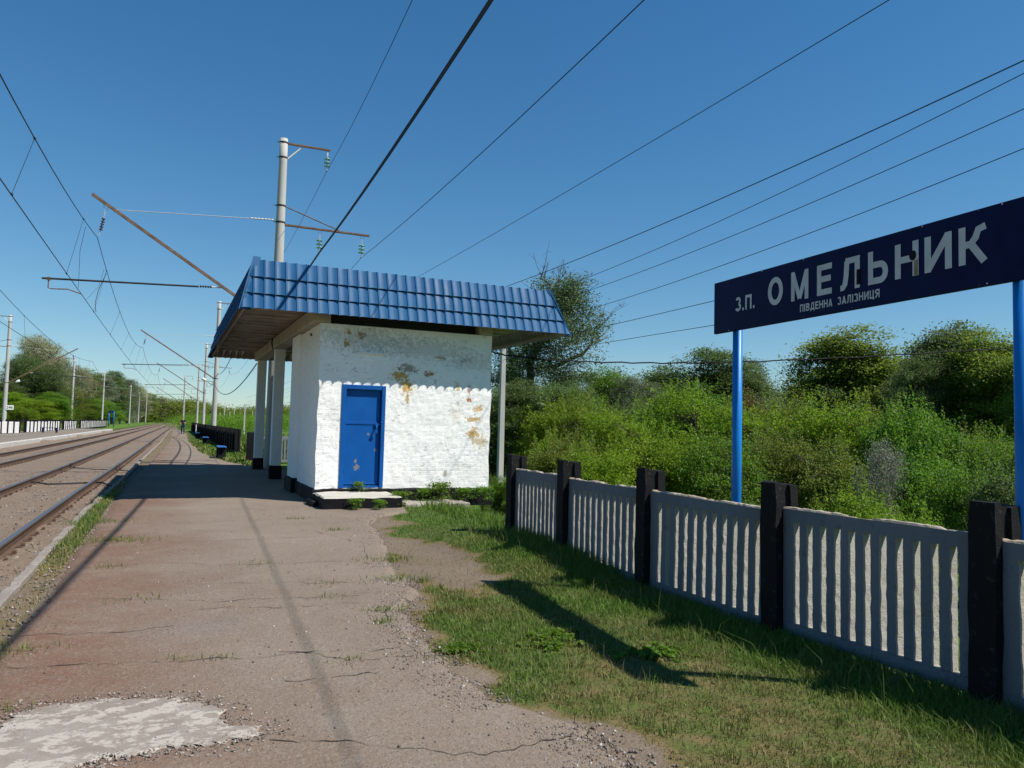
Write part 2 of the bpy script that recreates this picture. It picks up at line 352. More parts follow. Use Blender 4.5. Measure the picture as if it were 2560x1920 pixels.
def leaf_mat(name, stops, trans=.35, tcol=None, bigvar=.5, rough=.55):
    m = NT(name, rough, .25); geo = m.n.new('ShaderNodeNewGeometry'); oi = m.n.new('ShaderNodeObjectInfo')
    c = m.ramp(geo.outputs['Random Per Island'], stops)
    n = m.noise(.55, 3, src=geo.outputs['Position'])
    c = m.mix(m.rng(n, .38, .62, 0, bigvar), c, tuple(x*.72 for x in stops[len(stops)//2][1]))
    hsv = m.n.new('ShaderNodeHueSaturation'); m.t.links.new(c, hsv.inputs['Color'])
    m.set(hsv.inputs['Value'], m.rng(oi.outputs['Random'], 0, 1, .98, 1.38)); m.set(hsv.inputs['Hue'], m.rng(oi.outputs['Random'], 0, 1, .488, .512))
    c = hsv.outputs[0]
    m.done(c)
    tr = m.n.new('ShaderNodeBsdfTranslucent'); m.t.links.new(m.mix(.5, c, tcol or (.16, .26, .02)), tr.inputs['Color'])
    mx = m.n.new('ShaderNodeMixShader'); mx.inputs[0].default_value = trans
    out = m.n['Material Output']; m.t.links.new(m.b.outputs[0], mx.inputs[1]); m.t.links.new(tr.outputs[0], mx.inputs[2]); m.t.links.new(mx.outputs[0], out.inputs[0])
    return m.mat
M['leaf_lime'] = leaf_mat('young_leaves', [(0, (.10, .195, .010)), (.5, (.160, .270, .014)), (1, (.230, .335, .028))], .52, (.22, .30, .02))
M['leaf_green'] = leaf_mat('green_leaves', [(0, (.065, .145, .014)), (.5, (.105, .21, .020)), (1, (.15, .26, .03))], .5, (.18, .32, .02))
M['leaf_olive'] = leaf_mat('olive_leaves', [(0, (.080, .125, .020)), (.5, (.125, .185, .028)), (1, (.180, .24, .045))], .48, (.24, .28, .03))
M['leaf_dark'] = leaf_mat('dark_leaves', [(0, (.050, .085, .025)), (.5, (.085, .13, .04)), (1, (.14, .185, .07))], .45, (.15, .23, .05))
M['leaf_silver'] = leaf_mat('silver_leaves', [(0, (.085, .12, .065)), (.5, (.145, .185, .105)), (1, (.26, .30, .20))], .45, (.13, .18, .06))
M['leaf_pale'] = leaf_mat('pale_catkins', [(0, (.22, .235, .12)), (.5, (.32, .33, .19)), (1, (.42, .42, .27))], .45, (.2, .2, .08))
M['leaf_russet'] = leaf_mat('russet_leaves', [(0, (.13, .085, .02)), (.5, (.17, .12, .03)), (1, (.20, .15, .045))], .3, (.2, .14, .03))
M['blossom'] = leaf_mat('grey_blossom', [(0, (.10, .12, .05)), (.5, (.22, .22, .17)), (1, (.36, .35, .30))], .2, (.2, .2, .15))
M['bark'] = plain('bark', (.085, .068, .052), .95, .35, 4., .01, streak=True)
M['bark_pale'] = plain('pale_bark', (.26, .24, .20), .9, .35, 4., .006, streak=True)
def grass_mat(name, g0, g1, d0, d1):
    m = NT(name, .6, .25); geo = m.n.new('ShaderNodeNewGeometry'); r_ = geo.outputs['Random Per Island']
    gr = m.ramp(r_, [(0, g0), (1, g1)]); dr = m.ramp(r_, [(0, d0), (1, d1)])
    c = m.mix(m.attr('dry'), gr, dr); m.done(c)
    tr = m.n.new('ShaderNodeBsdfTranslucent'); m.t.links.new(c, tr.inputs['Color'])
    mx = m.n.new('ShaderNodeMixShader'); mx.inputs[0].default_value = .3
    m.t.links.new(m.b.outputs[0], mx.inputs[1]); m.t.links.new(tr.outputs[0], mx.inputs[2]); m.t.links.new(mx.outputs[0], m.n['Material Output'].inputs[0])
    return m.mat
M['grass'] = grass_mat('grass_blades', (.065, .135, .016), (.150, .245, .036), (.17, .14, .045), (.30, .24, .11))
M['meadow'] = grass_mat('meadow_blades', (.06, .13, .015), (.12, .20, .03), (.12, .16, .03), (.17, .19, .05))

# ------------------------------------------------------------------ track geometry and ground
NCy = [-20, 12, 20, 30, 47, 100, 180, 260, 330, 400, 490, 700, 1000]; NCx = [-2.79, -2.75, -2.68, -2.49, -2.25, -1.6, -.5, .4, 1.2, 2.6, 6, 18, 50]
FCy = [-20, 32, 43, 80, 200, 260, 330, 400, 490, 700, 1000]; FCx = [-6.6, -6.2, -5.95, -5.35, -3.9, -3.2, -2.4, -1.0, 2.4, 14.5, 46]
KBy = [-20, 7.4, 13.8, 17.3, 23.5, 30, 54, 90, 115]; KBx = [-1.19, -1.185, -1.18, -1.08, -.97, -.9, -.5, -.2, .1]
nc = lambda y: interp(y, NCy, NCx)
fc = lambda y: interp(y, FCy, FCx)
kb = lambda y: interp(y, KBy, KBx)
def sstep(a, b, x):
    t = min(1, max(0, (x-a)/(b-a))); return t*t*(3-2*t)
ASPR = [(-5, 2.05), (3.0, 2.03), (3.5, 1.99), (3.7, 1.88), (4.0, 1.76), (4.5, 1.73), (4.9, 1.75), (5.3, 1.73), (6.06, 1.82), (6.7, 2.16), (7.3, 2.23), (7.95, 2.22), (9, 2.45), (10.2, 2.75), (11.5, 2.9), (12.4, 3.25), (13, 3.9), (14.7, 4.2), (17, 4.2), (24.5, 3.6), (27, 2.6), (30, 2.0), (38, 1.35), (60, 1.25), (90, 1.6), (115, 1.5)]
ASPL = [(-5, -.95), (5.9, -.95), (6.6, -.89), (7.7, -.885), (9.8, -.93), (11.8, -.90), (16.2, -.89), (22, -.8), (30, -.55), (54, .0), (90, .25), (115, .4)]
aspr = lambda y: float(np.interp(y, [a for a, _ in ASPR], [b for _, b in ASPR]))
aspl = lambda y: float(np.interp(y, [a for a, _ in ASPL], [b for _, b in ASPL]))
def turf_amount(x, y):
    """0 bare, 1 lush: how grassy the verge is"""
    if y > 120 or x < kb(y)-.05: return .8 if (x > 2 or x < -13.5 or y > 120) else 0.0
    e = x-aspr(y)
    if x > 4.45: return 1.0
    if x < aspl(y): return .45*sstep(8, 10, y)*(1-sstep(17, 19, y)) + .25
    if e < 0: return 0.0
    t = sstep(-.02, .26, e+.22*fbm(x*2, y*2, 3))
    # trodden dirt path and dry patch
    dp = math.hypot((x-2.72)/.60, (y-8.5)/2.05); t *= 1-.95*(1-sstep(.75, 1.1, dp+.25*fbm(x*3, y*3)))
    dd = math.hypot((x-2.8)/1.0, (y-3.3)/2.0); t -= .40*(1-sstep(.5, 1.25, dd+.3*fbm(x*2.5, y*2.5, 8)))
    pp = math.hypot((x-3.05)/.8, (y-11.6)/.55); t *= 1-.8*(1-sstep(.6, 1.1, pp))
    if x > 3.3: t = max(t, sstep(3.3, 3.75, x))
    cl = math.hypot((x-2.28)/.28, (y-9.3)/1.2); t = max(t, .9*(1-sstep(.6, 1.1, cl+.4*fbm(x*5, y*5))))
    if e > .16+.2*fbm(x*2, y*2, 13) and dp > 1 and pp > 1: t = max(t, .36)
    return max(0, min(1, t))
def ground_z(x, y):
    if y > 118 and x > nc(y)-9 and x < nc(y)+3: base = -.45
    elif x < -12.8: base = -.05-.5*sstep(-13.2, -17, x)
    elif x < fc(y)-1.75 and y < 112: base = -.02
    elif x < kb(y)-.02 and y < 118: base = -.47
    elif x < 4.6: base = -.03 + (.10*sstep(2.9, 3.7, x)*sstep(5.6, 8, y)*(1-sstep(10.2, 11.6, y)) + .03*sstep(2.9, 3.6, x)*(1-sstep(11, 12, y)) if -1 < y < 12 else 0)
    else:
        s_ = 4.6 if y < 26 else 3.2
        base = -.03-1.25*sstep(s_, s_+3.4, x) + (.10*sstep(5.6, 8, y)*(1-sstep(10.2, 11.6, y))+.03 if -1 < y < 11 else 0)*(1-sstep(4.6, 5.6, x))
    if y > 118: base = base if x > nc(y)+3 else min(base, -.45)
    if y > 115 and x > nc(y)+3: base = -.5-.75*sstep(nc(y)+3, nc(y)+8, x)
    dist = math.hypot(x, y)
    return base + .012*fbm(x*1.3, y*1.3)*sstep(4.6, 8, abs(x-1)) + .15*sstep(200, 600, dist)*fbm(x*.01, y*.01)
gx = list(np.concatenate([[-3000, -1500, -700, -300, -150, -90, -60, -40, -30, -24, -20], np.arange(-18, -7.9, .5), np.arange(-7.8, -1.6, .3), np.arange(-1.5, 6.01, .08), np.arange(6.3, 12, .4), np.arange(12.5, 30, 1.5), [33, 38, 45, 55, 70, 90, 130, 200, 350, 700, 1500, 3000]]))
gy = list(np.concatenate([[-300, -100, -40, -20, -10, -5], np.arange(-2, 1.9, .4), np.arange(2, 15.1, .1), np.arange(15.5, 40, .5), np.arange(41, 120, 2), [125, 130, 140, 150, 165, 180, 200, 225, 255, 290, 330, 380, 440, 520, 620, 800, 1100, 1600, 3000, 5000]]))
GV = np.array([(x, y, ground_z(x, y)) for y in gy for x in gx]); nx_, ny_ = len(gx), len(gy)
idx = np.arange(nx_*ny_).reshape(ny_, nx_)
GF = np.stack([idx[:-1, :-1], idx[:-1, 1:], idx[1:, 1:], idx[1:, :-1]], -1).reshape(-1, 4)
turf = np.array([turf_amount(x, y) for x, y, _ in GV])
mead = np.array([max(sstep(4.5, 5.6, x) if y < 16 else sstep(3.0, 4.2, x) if y < 120 else sstep(nc(y)+2.4, nc(y)+4.5, x), sstep(-12.6, -13.6, x), (1-sstep(nc(y)-9, nc(y)-7.5, x)) if y > 115 else 0) for x, y, _ in GV])
struct(link('ground', npmesh('ground', GV, GF, M['ground'], {'turf': turf, 'meadow': mead}, True)))

# ballast bed under both tracks
by = list(np.concatenate([np.arange(-8, 30, .35), np.arange(30, 120, 1.5), np.arange(120, 700, 8)]))
ub = np.linspace(0, 1, 40); BV = []
for y in by:
    l = fc(y)-1.72 if y < 112 else fc(y)-2.6
    r_ = kb(y)-.03 if y < 117 else nc(y)+2.3
    for u in ub:
        x = l+(r_-l)*u
        dn, df = abs(x-nc(y)), abs(x-fc(y))
        z = -.365 - .03*sstep(1.1, 1.6, min(dn, df)) + .022*fbm(x*2.4, y*1.6, 1)
        if y < 117: z += .10*sstep(.35, .02, kb(y)-x)
        if y < 112: z += .22*sstep(.45, .02, x-l)
        BV.append((x, y, z))
BV = np.array(BV); bi = np.arange(len(BV)).reshape(len(by), len(ub))
BF = np.stack([bi[:-1, :-1], bi[:-1, 1:], bi[1:, 1:], bi[1:, :-1]], -1).reshape(-1, 4)
struct(link('track_bed', npmesh('track_bed', BV, BF, M['ballast'], None, True)))

# asphalt platform: ragged edges, slight waves, cracks
def asph_z(x, y): return .012*fbm(x*.55, y*.55, 5)+.004*fbm(x*2.2, y*2.2, 9)
ay = list(np.concatenate([np.arange(-3, 16, .09), np.arange(16, 40, .4), np.arange(40, 117, 2)])); AV = []
ua = np.linspace(0, 1, 44)
for y in ay:
    l = aspl(y)+.05*fbm(y*3.1, 1.7)+.03*fbm(y*11, 5); r_ = aspr(y)+.09*fbm(y*2.3, 4.2)+.05*fbm(y*9, 8.1)
    for k, u in enumerate(ua):
        x = l+(r_-l)*u; z = asph_z(x, y)
        if k in (0, len(ua)-1): z = -.045
        AV.append((x, y, z))
AV = np.array(AV); ai = np.arange(len(AV)).reshape(len(ay), len(ua))
AF = np.stack([ai[:-1, :-1], ai[:-1, 1:], ai[1:, 1:], ai[1:, :-1]], -1).reshape(-1, 4)
struct(link('platform', npmesh('platform', AV, AF, M['asphalt'], None, True)))
cr = MB()
def crack(pts, wd=.0065):
    P = []
    for (a, b) in zip(pts[:-1], pts[1:]):
        n = max(3, int(math.hypot(b[0]-a[0], b[1]-a[1])/.035))
        for i in range(n):
            t = i/n; P.append((a[0]+(b[0]-a[0])*t, a[1]+(b[1]-a[1])*t))
    P.append(pts[-1]); vs = []; fs = []
    for i, (x, y) in enumerate(P):
        j = .05*fbm(x*5, y*5, 2)+.022*fbm(x*21, y*21, 7); wv = wd*max(.12, .42+.9*fbm(x*5+4, y*5, 3))
        x2, y2 = x+j*.6, y+j; z = asph_z(x2, y2)+.0035
        dx, dy = (P[min(i+1, len(P)-1)][0]-P[max(i-1, 0)][0]), (P[min(i+1, len(P)-1)][1]-P[max(i-1, 0)][1]); L = math.hypot(dx, dy) or 1
        nx, ny = -dy/L*wv, dx/L*wv; vs += [(x2+nx, y2+ny, z), (x2-nx, y2-ny, z)]
    fs = [(2*i, 2*i+1, 2*i+3, 2*i+2) for i in range(len(P)-1)]
    cr.add(vs, fs)
for c in ([(-.24, 4.4), (.21, 4.28)], [(-.9, 5.42), (-.22, 5.3), (.13, 5.24), (.66, 5.11), (1.23, 5.06), (1.48, 5.04)], [(.72, 5.18), (1.12, 4.86), (1.43, 4.845), (1.87, 4.75)],
          [(.5, 3.8), (.86, 3.64), (1.04, 3.49), (1.4, 3.3), (1.9, 3.32)], [(.66, 4.57), (1.23, 4.59)], [(-.85, 6.15), (-.2, 6.03), (.1, 6.1)], [(-.24, 12.16), (.26, 12.15), (1.83, 12.32), (2.7, 12.2)],
          [(-.7, 8.7), (-.03, 8.84), (.78, 8.47), (1.98, 8.38)], [(.2, 7.64), (1.71, 7.23)], [(-.7, 7.3), (-.1, 7.12), (.38, 6.78), (1.59, 6.69)], [(.31, 6.6), (.86, 6.42), (1.53, 6.41)],
          [(1.66, 6.12), (1.58, 5.67), (1.63, 5.52), (1.5, 5.36), (1.57, 5.22)], [(1.59, 5.17), (1.63, 5.09), (1.56, 4.97), (1.5, 4.93), (1.52, 4.85)], [(-.5, 10.4), (.4, 10.2), (1.9, 10.35)],
          [(1.9, 10.9), (2.3, 9.6), (2.1, 8.6)], [(-.4, 13.6), (.8, 13.75), (1.9, 13.6), (2.3, 13.9)], [(.9, 2.95), (1.3, 3.02)]):
    crack(c)
struct(cr.build('platform_cracks', M['crack']))
# pale worn concrete slab set in the asphalt
pp = [(-.68, 4.4), (-.60, 4.62), (-.40, 4.68), (-.2, 4.66), (.04, 4.5), (.2, 4.37), (.33, 4.12), (.5, 3.88), (.3, 3.86), (.04, 3.87), (-.16, 3.85), (-.3, 3.80), (-.45, 3.6), (-.7, 3.55), (-.9, 3.7), (-.93, 4.1)]
pb = MB(); ring = []
for i, (a, b) in enumerate(zip(pp, pp[1:]+pp[:1])):
    for k in range(14):
        t = k/14; x = a[0]+(b[0]-a[0])*t; y = a[1]+(b[1]-a[1])*t; j = .075*fbm(x*7, y*7, 4)+.045*fbm(x*26, y*26, 1)
        ring.append((x+j, y+j*.8))
cx_, cy_ = -.2, 4.1
vs = []
for fr, dz in ((1.0, .0005), (.965, .009), (.6, .011), (.25, .011)):
    vs += [(cx_+(x-cx_)*fr, cy_+(y-cy_)*fr, asph_z(cx_+(x-cx_)*fr, cy_+(y-cy_)*fr)+dz) for x, y in ring]
n = len(ring); vs.append((cx_, cy_, asph_z(cx_, cy_)+.011))
fs = [(k*n+i, k*n+(i+1) % n, (k+1)*n+(i+1) % n, (k+1)*n+i) for k in range(3) for i in range(n)] + [(3*n+i, 3*n+(i+1) % n, 4*n) for i in range(n)]
pb.add(vs, fs); struct(pb.build('worn_concrete_slab', M['patch']))

def kerb_mesh(fx, y0, y1, step, wd, zt, zb, side, amp):
    b = MB(); ys = np.arange(y0, y1, step); vs = []
    for y in ys:
        x = fx(y); j = amp*fbm(y*2.2, 3.3); j2 = amp*fbm(y*7, 9.1); ch = max(0, fbm(y*1.1, 20)-.18)*amp*6
        vs += [(x+j, y, zb), (x+j, y, zt-ch-.012), (x+j+.012*side, y, zt-ch+.3*j2), (x+(wd-.012)*side+j*.5, y, zt-ch*.4+.3*j2), (x+wd*side+j*.5, y, zt-.015-ch*.4), (x+wd*side+j*.5, y, zb)]
    fs = [(i*6+k, i*6+k+1, (i+1)*6+k+1, (i+1)*6+k) for i in range(len(ys)-1) for k in range(5)]
    if side < 0: fs = [f[::-1] for f in fs]
    b.add(vs, fs); return b
struct(kerb_mesh(lambda y: kb(y)-.03, -4, 117, .10, .085, .03, -.5, 1, .03).build('kerb', M['kerb']))
# far platform with its white kerb
fp = MB(); ys = np.arange(10, 113, 1.5)
fpx = lambda y: fc(y)-1.75
fp.add([v for y in ys for v in ((fpx(y)-.02, y, .0), (-9.5, y, .03), (-12.9, y, .0))], [(i*3+k, i*3+k+3, i*3+k+4, i*3+k+1) for i in range(len(ys)-1) for k in range(2)])
struct(fp.build('far_platform', M['fardirt']))
struct(kerb_mesh(fpx, 10, 112, .4, .32, .06, -.5, -1, .03).build('far_kerb', M['fkerb']))

# ------------------------------------------------------------------ tracks
def track(fx, label, gaugewear, y0):
    t = thing('railway_track', label, 'railway track', (0, 0, 0), 0, 'railway tracks')
    prof = [(-.075, -.18), (.075, -.18), (.075, -.168), (.012, -.145), (.012, -.045), (.036, -.036), (.036, -.004), (.030, 0), (-.030, 0), (-.036, -.004), (-.036, -.036), (-.012, -.045), (-.012, -.145), (-.075, -.168)]
    for s in (-1, 1):
        b = MB(); ys = list(np.concatenate([np.arange(-6, 60, 1.), np.arange(60, 700, 8)])); n = len(prof)
        vs = [(fx(y)+s*.79+px, y, -.2+pz) for y in ys for px, pz in prof]
        for i in range(len(ys)-1):
            for k in range(n):
                b.add([], []); b.f.append((i*n+k, (i+1)*n+k, (i+1)*n+(k+1) % n, i*n+(k+1) % n)); b.m.append(1 if k in (6, 7, 8) else 0)
        b.v = vs; b.build('rail', [M['rail_side'], M['rail_top']], t)
    sb = MB(); sb.box((0, 0, -.1), (2.62, .24, .2))
    for s in (-1, 1):
        for q in (-1, 1):
            xx = s*.79+q*.105
            sb.tube([(xx, -.05, .005), (xx+q*.02, -.05, .05), (xx+q*.02, .05, .05), (xx, .05, .005)], .011, 6, 1)
            sb.tube([(xx+q*.035, 0, 0), (xx+q*.035, 0, .055)], .018, 6, 1)
        sb.box((s*.79, 0, .006), (.30, .2, .012), 1)
    proto = None
    for k in range(100):
        y = y0+k*.6
        if proto is None: o = proto = sb.build('sleeper', [M['sleeper'], M['rail_side']], t)
        else:
            o = proto.copy(); COL.objects.link(o); o.parent = t
        o.location = (fx(y), y, -.372+.008*math.sin(k*7.3)); o.rotation_euler = (0, 0, .01*math.sin(k*3.1))
    return t
track(nc, 'nearer railway track with worn rails sunk in brown ballast beside the platform', 0, 5.0)
track(fc, 'farther railway track with dark rails below the white kerb of the opposite platform', 0, 22.0)
cb_ = MB(); cb_.tube([(nc(24)-.75, 24.3, -.3), (-2.95, 24.1, -.34), (-2.5, 24.2, -.34), (-2.1, 24.3, -.33), (-1.65, 24.0, -.3), (-1.35, 23.2, -.33)], .022, 6)
tag(cb_.build('bond_cable', M['dark']), 'black cable lying across between the near rails', 'cable')

# loose stones
def stones(name, P, size, mat):
    n = len(P); base = np.array([(-1, -1, -.6), (1, -1, -.6), (1, 1, -.6), (-1, 1, -.6), (-.6, -.6, .6), (.6, -.6, .6), (.6, .6, .6), (-.6, .6, .6)])
    sz = np.array(size)[:, None, None]*.5; V = base[None]*sz*rng.uniform(.6, 1.25, (n, 1, 3))*rng.uniform(.75, 1.2, (n, 8, 3))
    a = rng.uniform(0, 6.28, n); c, s = np.cos(a)[:, None], np.sin(a)[:, None]
    x, y = V[..., 0]*c-V[..., 1]*s, V[..., 0]*s+V[..., 1]*c; tl = rng.normal(0, .35, (n, 1))
    V = np.stack([x, y, V[..., 2]+x*tl], -1)+np.array(P)[:, None, :]
    f = np.array([(0, 3, 2, 1), (4, 5, 6, 7), (0, 1, 5, 4), (1, 2, 6, 5), (2, 3, 7, 6), (3, 0, 4, 7)])
    F = (f[None]+(np.arange(n)*8)[:, None, None]).reshape(-1, 4)
    return link(name, npmesh(name, V.reshape(-1, 3), F, mat))
P = []; Z = []
for _ in range(9000):
    y = 2+12*rnd.random()**1.5; e = abs(rnd.gauss(0, .14)); x = aspr(y)-.12+e*(1 if rnd.random() < .5 else -1)
    if y > 8.3 and rnd.random() < .7: continue
    if fbm(x*1.5, y*1.5, 6) < -.12: continue
    P.append((x, y, asph_z(x, y)+.002 if x < aspr(y) else -.022)); Z.append(.004+.015*rnd.random()**3)
for _ in range(1500):
    y = 2.6+11*rnd.random()**1.4; x = aspl(y)+(aspr(y)-aspl(y))*rnd.random(); P.append((x, y, asph_z(x, y)+.002)); Z.append(.005+.017*rnd.random()**4)
for _ in range(1600):
    a = rnd.choice(ring); x, y = a[0]+rnd.gauss(0, .07), a[1]+rnd.gauss(0, .06); P.append((x, y, asph_z(x, y)+.008)); Z.append(.004+.009*rnd.random()**2)
for _ in range(2600):
    y = 3+16*rnd.random(); x = kb(y)+.05+(aspl(y)+.06-kb(y))*rnd.random(); P.append((x, y, -.02)); Z.append(.006+.02*rnd.random()**3)
stuff(stones('gravel', P, Z, M['stone']), 'loose grey gravel crumbling along the broken asphalt edges', 'gravel')
P = []; Z = []
for _ in range(15000):
    y = 5+25*rnd.random()**1.6; x = -8.0+(kb(y)-.1+8.0)*rnd.random()
    if min(abs(abs(x-nc(y))-.79), abs(abs(x-fc(y))-.79)) < .09: continue
    z = -.365 - .03*sstep(1.1, 1.6, min(abs(x-nc(y)), abs(x-fc(y))))+.10*sstep(.35, .02, kb(y)-x)
    P.append((x, y, z)); Z.append(.015+.04*rnd.random()**2)
stuff(stones('ballast_stones', P, Z, M['stone_b']), 'brown ballast stones strewn around the rails', 'ballast')

P = []; Z = []
for _ in range(1100):
    a = rnd.choice(ring); x, y = a[0]+rnd.gauss(0, .09), a[1]+rnd.gauss(0, .06); P.append((x, y, asph_z(x, y)+.003)); Z.append(.005+.018*rnd.random()**3)
o = stones('concrete_crumbs', P, Z, M['patch']); o.data.vertices.foreach_get('co', (co_ := np.empty(len(o.data.vertices)*3, np.float32))); co_ = co_.reshape(-1, 8, 3)
zc_ = co_[..., 2].mean(1, keepdims=True); co_[..., 2] = zc_+(co_[..., 2]-zc_)*.3; o.data.vertices.foreach_set('co', co_.ravel()); stuff(o, 'pale concrete crumbs scattered round the worn slab', 'rubble')
# ------------------------------------------------------------------ grass
def blades(name, pts, mat):
    A = np.array(pts); n = len(A); x, y, z, h, wd, dry = A.T
    a = rng.uniform(0, 6.28, n); ln = rng.normal(0, .75, n)*h; la = rng.uniform(0, 6.28, n)
    dx, dy = np.cos(a)*wd, np.sin(a)*wd
    b0 = np.stack([x-dx, y-dy, z], -1); b1 = np.stack([x+dx, y+dy, z], -1)
    md = np.stack([x+ln*.3*np.cos(la), y+ln*.3*np.sin(la), z+h*.6], -1); off = np.stack([dx*.7, dy*.7, dx*0], -1)
    tp = np.stack([x+ln*np.cos(la), y+ln*np.sin(la), z+h], -1)
    V = np.stack([b0, b1, md+off, md-off, tp, tp+1e-4], 1).reshape(-1, 3)
    i = (np.arange(n)*6)[:, None]; F = np.concatenate([i+np.array([[0, 1, 2, 3]]), i+np.array([[3, 2, 5, 4]])])
    return link(name, npmesh(name, V, F, mat, {'dry': np.repeat(dry, 6)}))
pts = []
def put_grass(n, xr, yr, hf, wf=.0028, zf=lambda x, y: ground_z(x, y)-.004, yp=1.0):
    for _ in range(n):
        y = yr[0]+(yr[1]-yr[0])*rnd.random()**yp; x = xr[0]+(xr[1]-xr[0])*rnd.random()
        t = turf_amount(x, y)
        cl = .5+.9*fbm(x*3.1, y*3.1, 11)
        if rnd.random() > t*max(.15, min(1, cl+.35)): continue
        h = hf(x, y, t)*(.5+.8*rnd.random())
        dry = min(1, max(0, 1.30-t*1.0+.75*fbm(x*1.6, y*1.6, 21)-.35*sstep(3.2, 3.7, x)+rnd.gauss(0, .18)-(.25 if y > 10.5 else 0)))
        pts.append((x, y, zf(x, y), h, wf*(.6+.9*rnd.random())*(1+y*.06), dry))
short = lambda x, y, t: .014+.022*t+.035*sstep(3.35, 3.9, x)+(.02+.06*sstep(5.8, 7.5, y))*sstep(3.6, 4.1, x)
put_grass(150000, (1.5, 4.35), (1.6, 9.0), short, .0022, yp=1.25)
put_grass(26000, (1.9, 6.6), (8.5, 14.6), lambda x, y, t: .014+.022*t+.09*sstep(3.9, 4.3, x)*(1-sstep(10, 11.5, y)), .003)
put_grass(12000, (4.4, 6.2), (1.0, 14.0), lambda x, y, t: .15, .004, lambda x, y: ground_z(x, y))
put_grass(9000, (-1.15, -.8), (3.5, 20), lambda x, y, t: .035+.05*sstep(8.5, 10, y), .003)
put_grass(7000, (1.3, 3.2), (27, 60), lambda x, y, t: .12, .012)
# long stems right under the fence
for _ in range(600):
    y = 1.5+9.0*rnd.random(); x = 3.65+.75*rnd.random(); pts.append((x, y, ground_z(x, y)-.01, .08+.17*rnd.random(), .0024, .1+.3*rnd.random()))
for _ in range(700):
    y = 2+7.5*rnd.random(); x = aspr(y)+.15+1.9*rnd.random(); pts.append((x, y, ground_z(x, y), .05+.10*rnd.random(), .0018, 1.0))
for _ in range(240):                                    # coarse tufts
    y = 2+8*rnd.random(); x = aspr(y)+.1+2.0*rnd.random()
    if x > 4.2 or turf_amount(x, y) < .25: continue
    dr_ = rnd.random()*.7
    for _k in range(26): pts.append((x+rnd.gauss(0, .035), y+rnd.gauss(0, .03), ground_z(x, y)-.005, .03+.05*rnd.random(), .0026, min(1, max(0, dr_+rnd.gauss(0, .15)))))
# tufts in cracks
for cx0, cy0, n_, sp in ((.9, 8.47, 40, .08), (1.4, 7.28, 40, .08), (1.3, 6.68, 30, .06), (-.5, 8.7, 40, .06), (.1, 5.25, 20, .04), (1.9, 12.3, 60, .08), (-.6, 10.5, 500, .16), (-.9, 12.5, 400, .15), (1.65, 6.1, 90, .05), (1.55, 5.75, 60, .04), (1.1, 4.86, 40, .05), (.35, 5.2, 25, .04), (2.3, 8.4, 160, .12), (2.1, 7.3, 140, .10), (-.85, 5.8, 120, .08), (-.72, 4.66, 50, .03), (1.7, 4.75, 80, .08), (-.1, 7.12, 50, .08), (2.2, 10.9, 70, .07)):
    for _ in range(n_):
        x, y = cx0+rnd.gauss(0, sp*1.6), cy0+rnd.gauss(0, sp); pts.append((x, y, -.01, .02+.05*rnd.random(), .0035, .25+.3*rnd.random()))
stuff(blades('grass', pts, M['grass']), 'short trodden grass, green and dry, between the asphalt and the fence', 'grass')
pts = []
for _ in range(26000):
    y = 30+110*rnd.random()**1.3; x = 3.4+(y*.32)*rnd.random(); h = .35+.5*rnd.random(); pts.append((x, y, ground_z(x, y), h, .012+.0006*y, max(0, min(1, .4+.8*fbm(x*.2, y*.2)))))
for _ in range(12000):
    y = 72+90*rnd.random(); x = -12.8-9*rnd.random(); pts.append((x, y, ground_z(x, y), .3+.5*rnd.random(), .06, .3))
stuff(blades('meadow_grass', pts, M['meadow']), 'tall bright green meadow grass beyond the platform fences', 'meadow grass')

# ------------------------------------------------------------------ station shelter
sh = thing('station_shelter', 'white limewashed brick shelter with blue metal tile canopy and blue door', 'shelter', (0, 0, 0))
YF, X0, X1, ZT = 14.7, 2.55, 6.1, 3.42
wb = MB()
def wall_grid(b, xs, zs, f, hole=None, m=0):
    n = len(xs); o = len(b.v)
    b.v += [f(x, z) for z in zs for x in xs]
    for j in range(len(zs)-1):
        for i in range(n-1):
            xm, zm = (xs[i]+xs[i+1])/2, (zs[j]+zs[j+1])/2
            if hole and hole[0] < xm < hole[1] and hole[2] < zm < hole[3]: continue
            b.f.append((o+j*n+i, o+j*n+i+1, o+(j+1)*n+i+1, o+(j+1)*n+i)); b.m.append(m)
DX0, DX1, DZ0, DZ1 = 3.0, 3.86, .27, 2.262
xs = sorted(set([round(v, 3) for v in list(np.arange(X0, X1, .05))+[X1, DX0, DX1]])); zs = sorted(set([round(v, 3) for v in list(np.arange(.0, ZT, .05))+[ZT, DZ0, DZ1]]))
def fr(x, z):
    k = min(1, min(abs(x-DX0), abs(x-DX1))*8) if DZ0-.1 < z < DZ1+.1 else 1
    e = .02*fbm(z*2.1, 7.7) if x in (X0, X1) else 0
    return (x+e, YF+.010*fbm(x*3, z*3, 4)*k+.005*fbm(x*11, z*11, 2)*k, z)
wall_grid(wb, xs, zs, fr, (DX0, DX1, DZ0, DZ1))
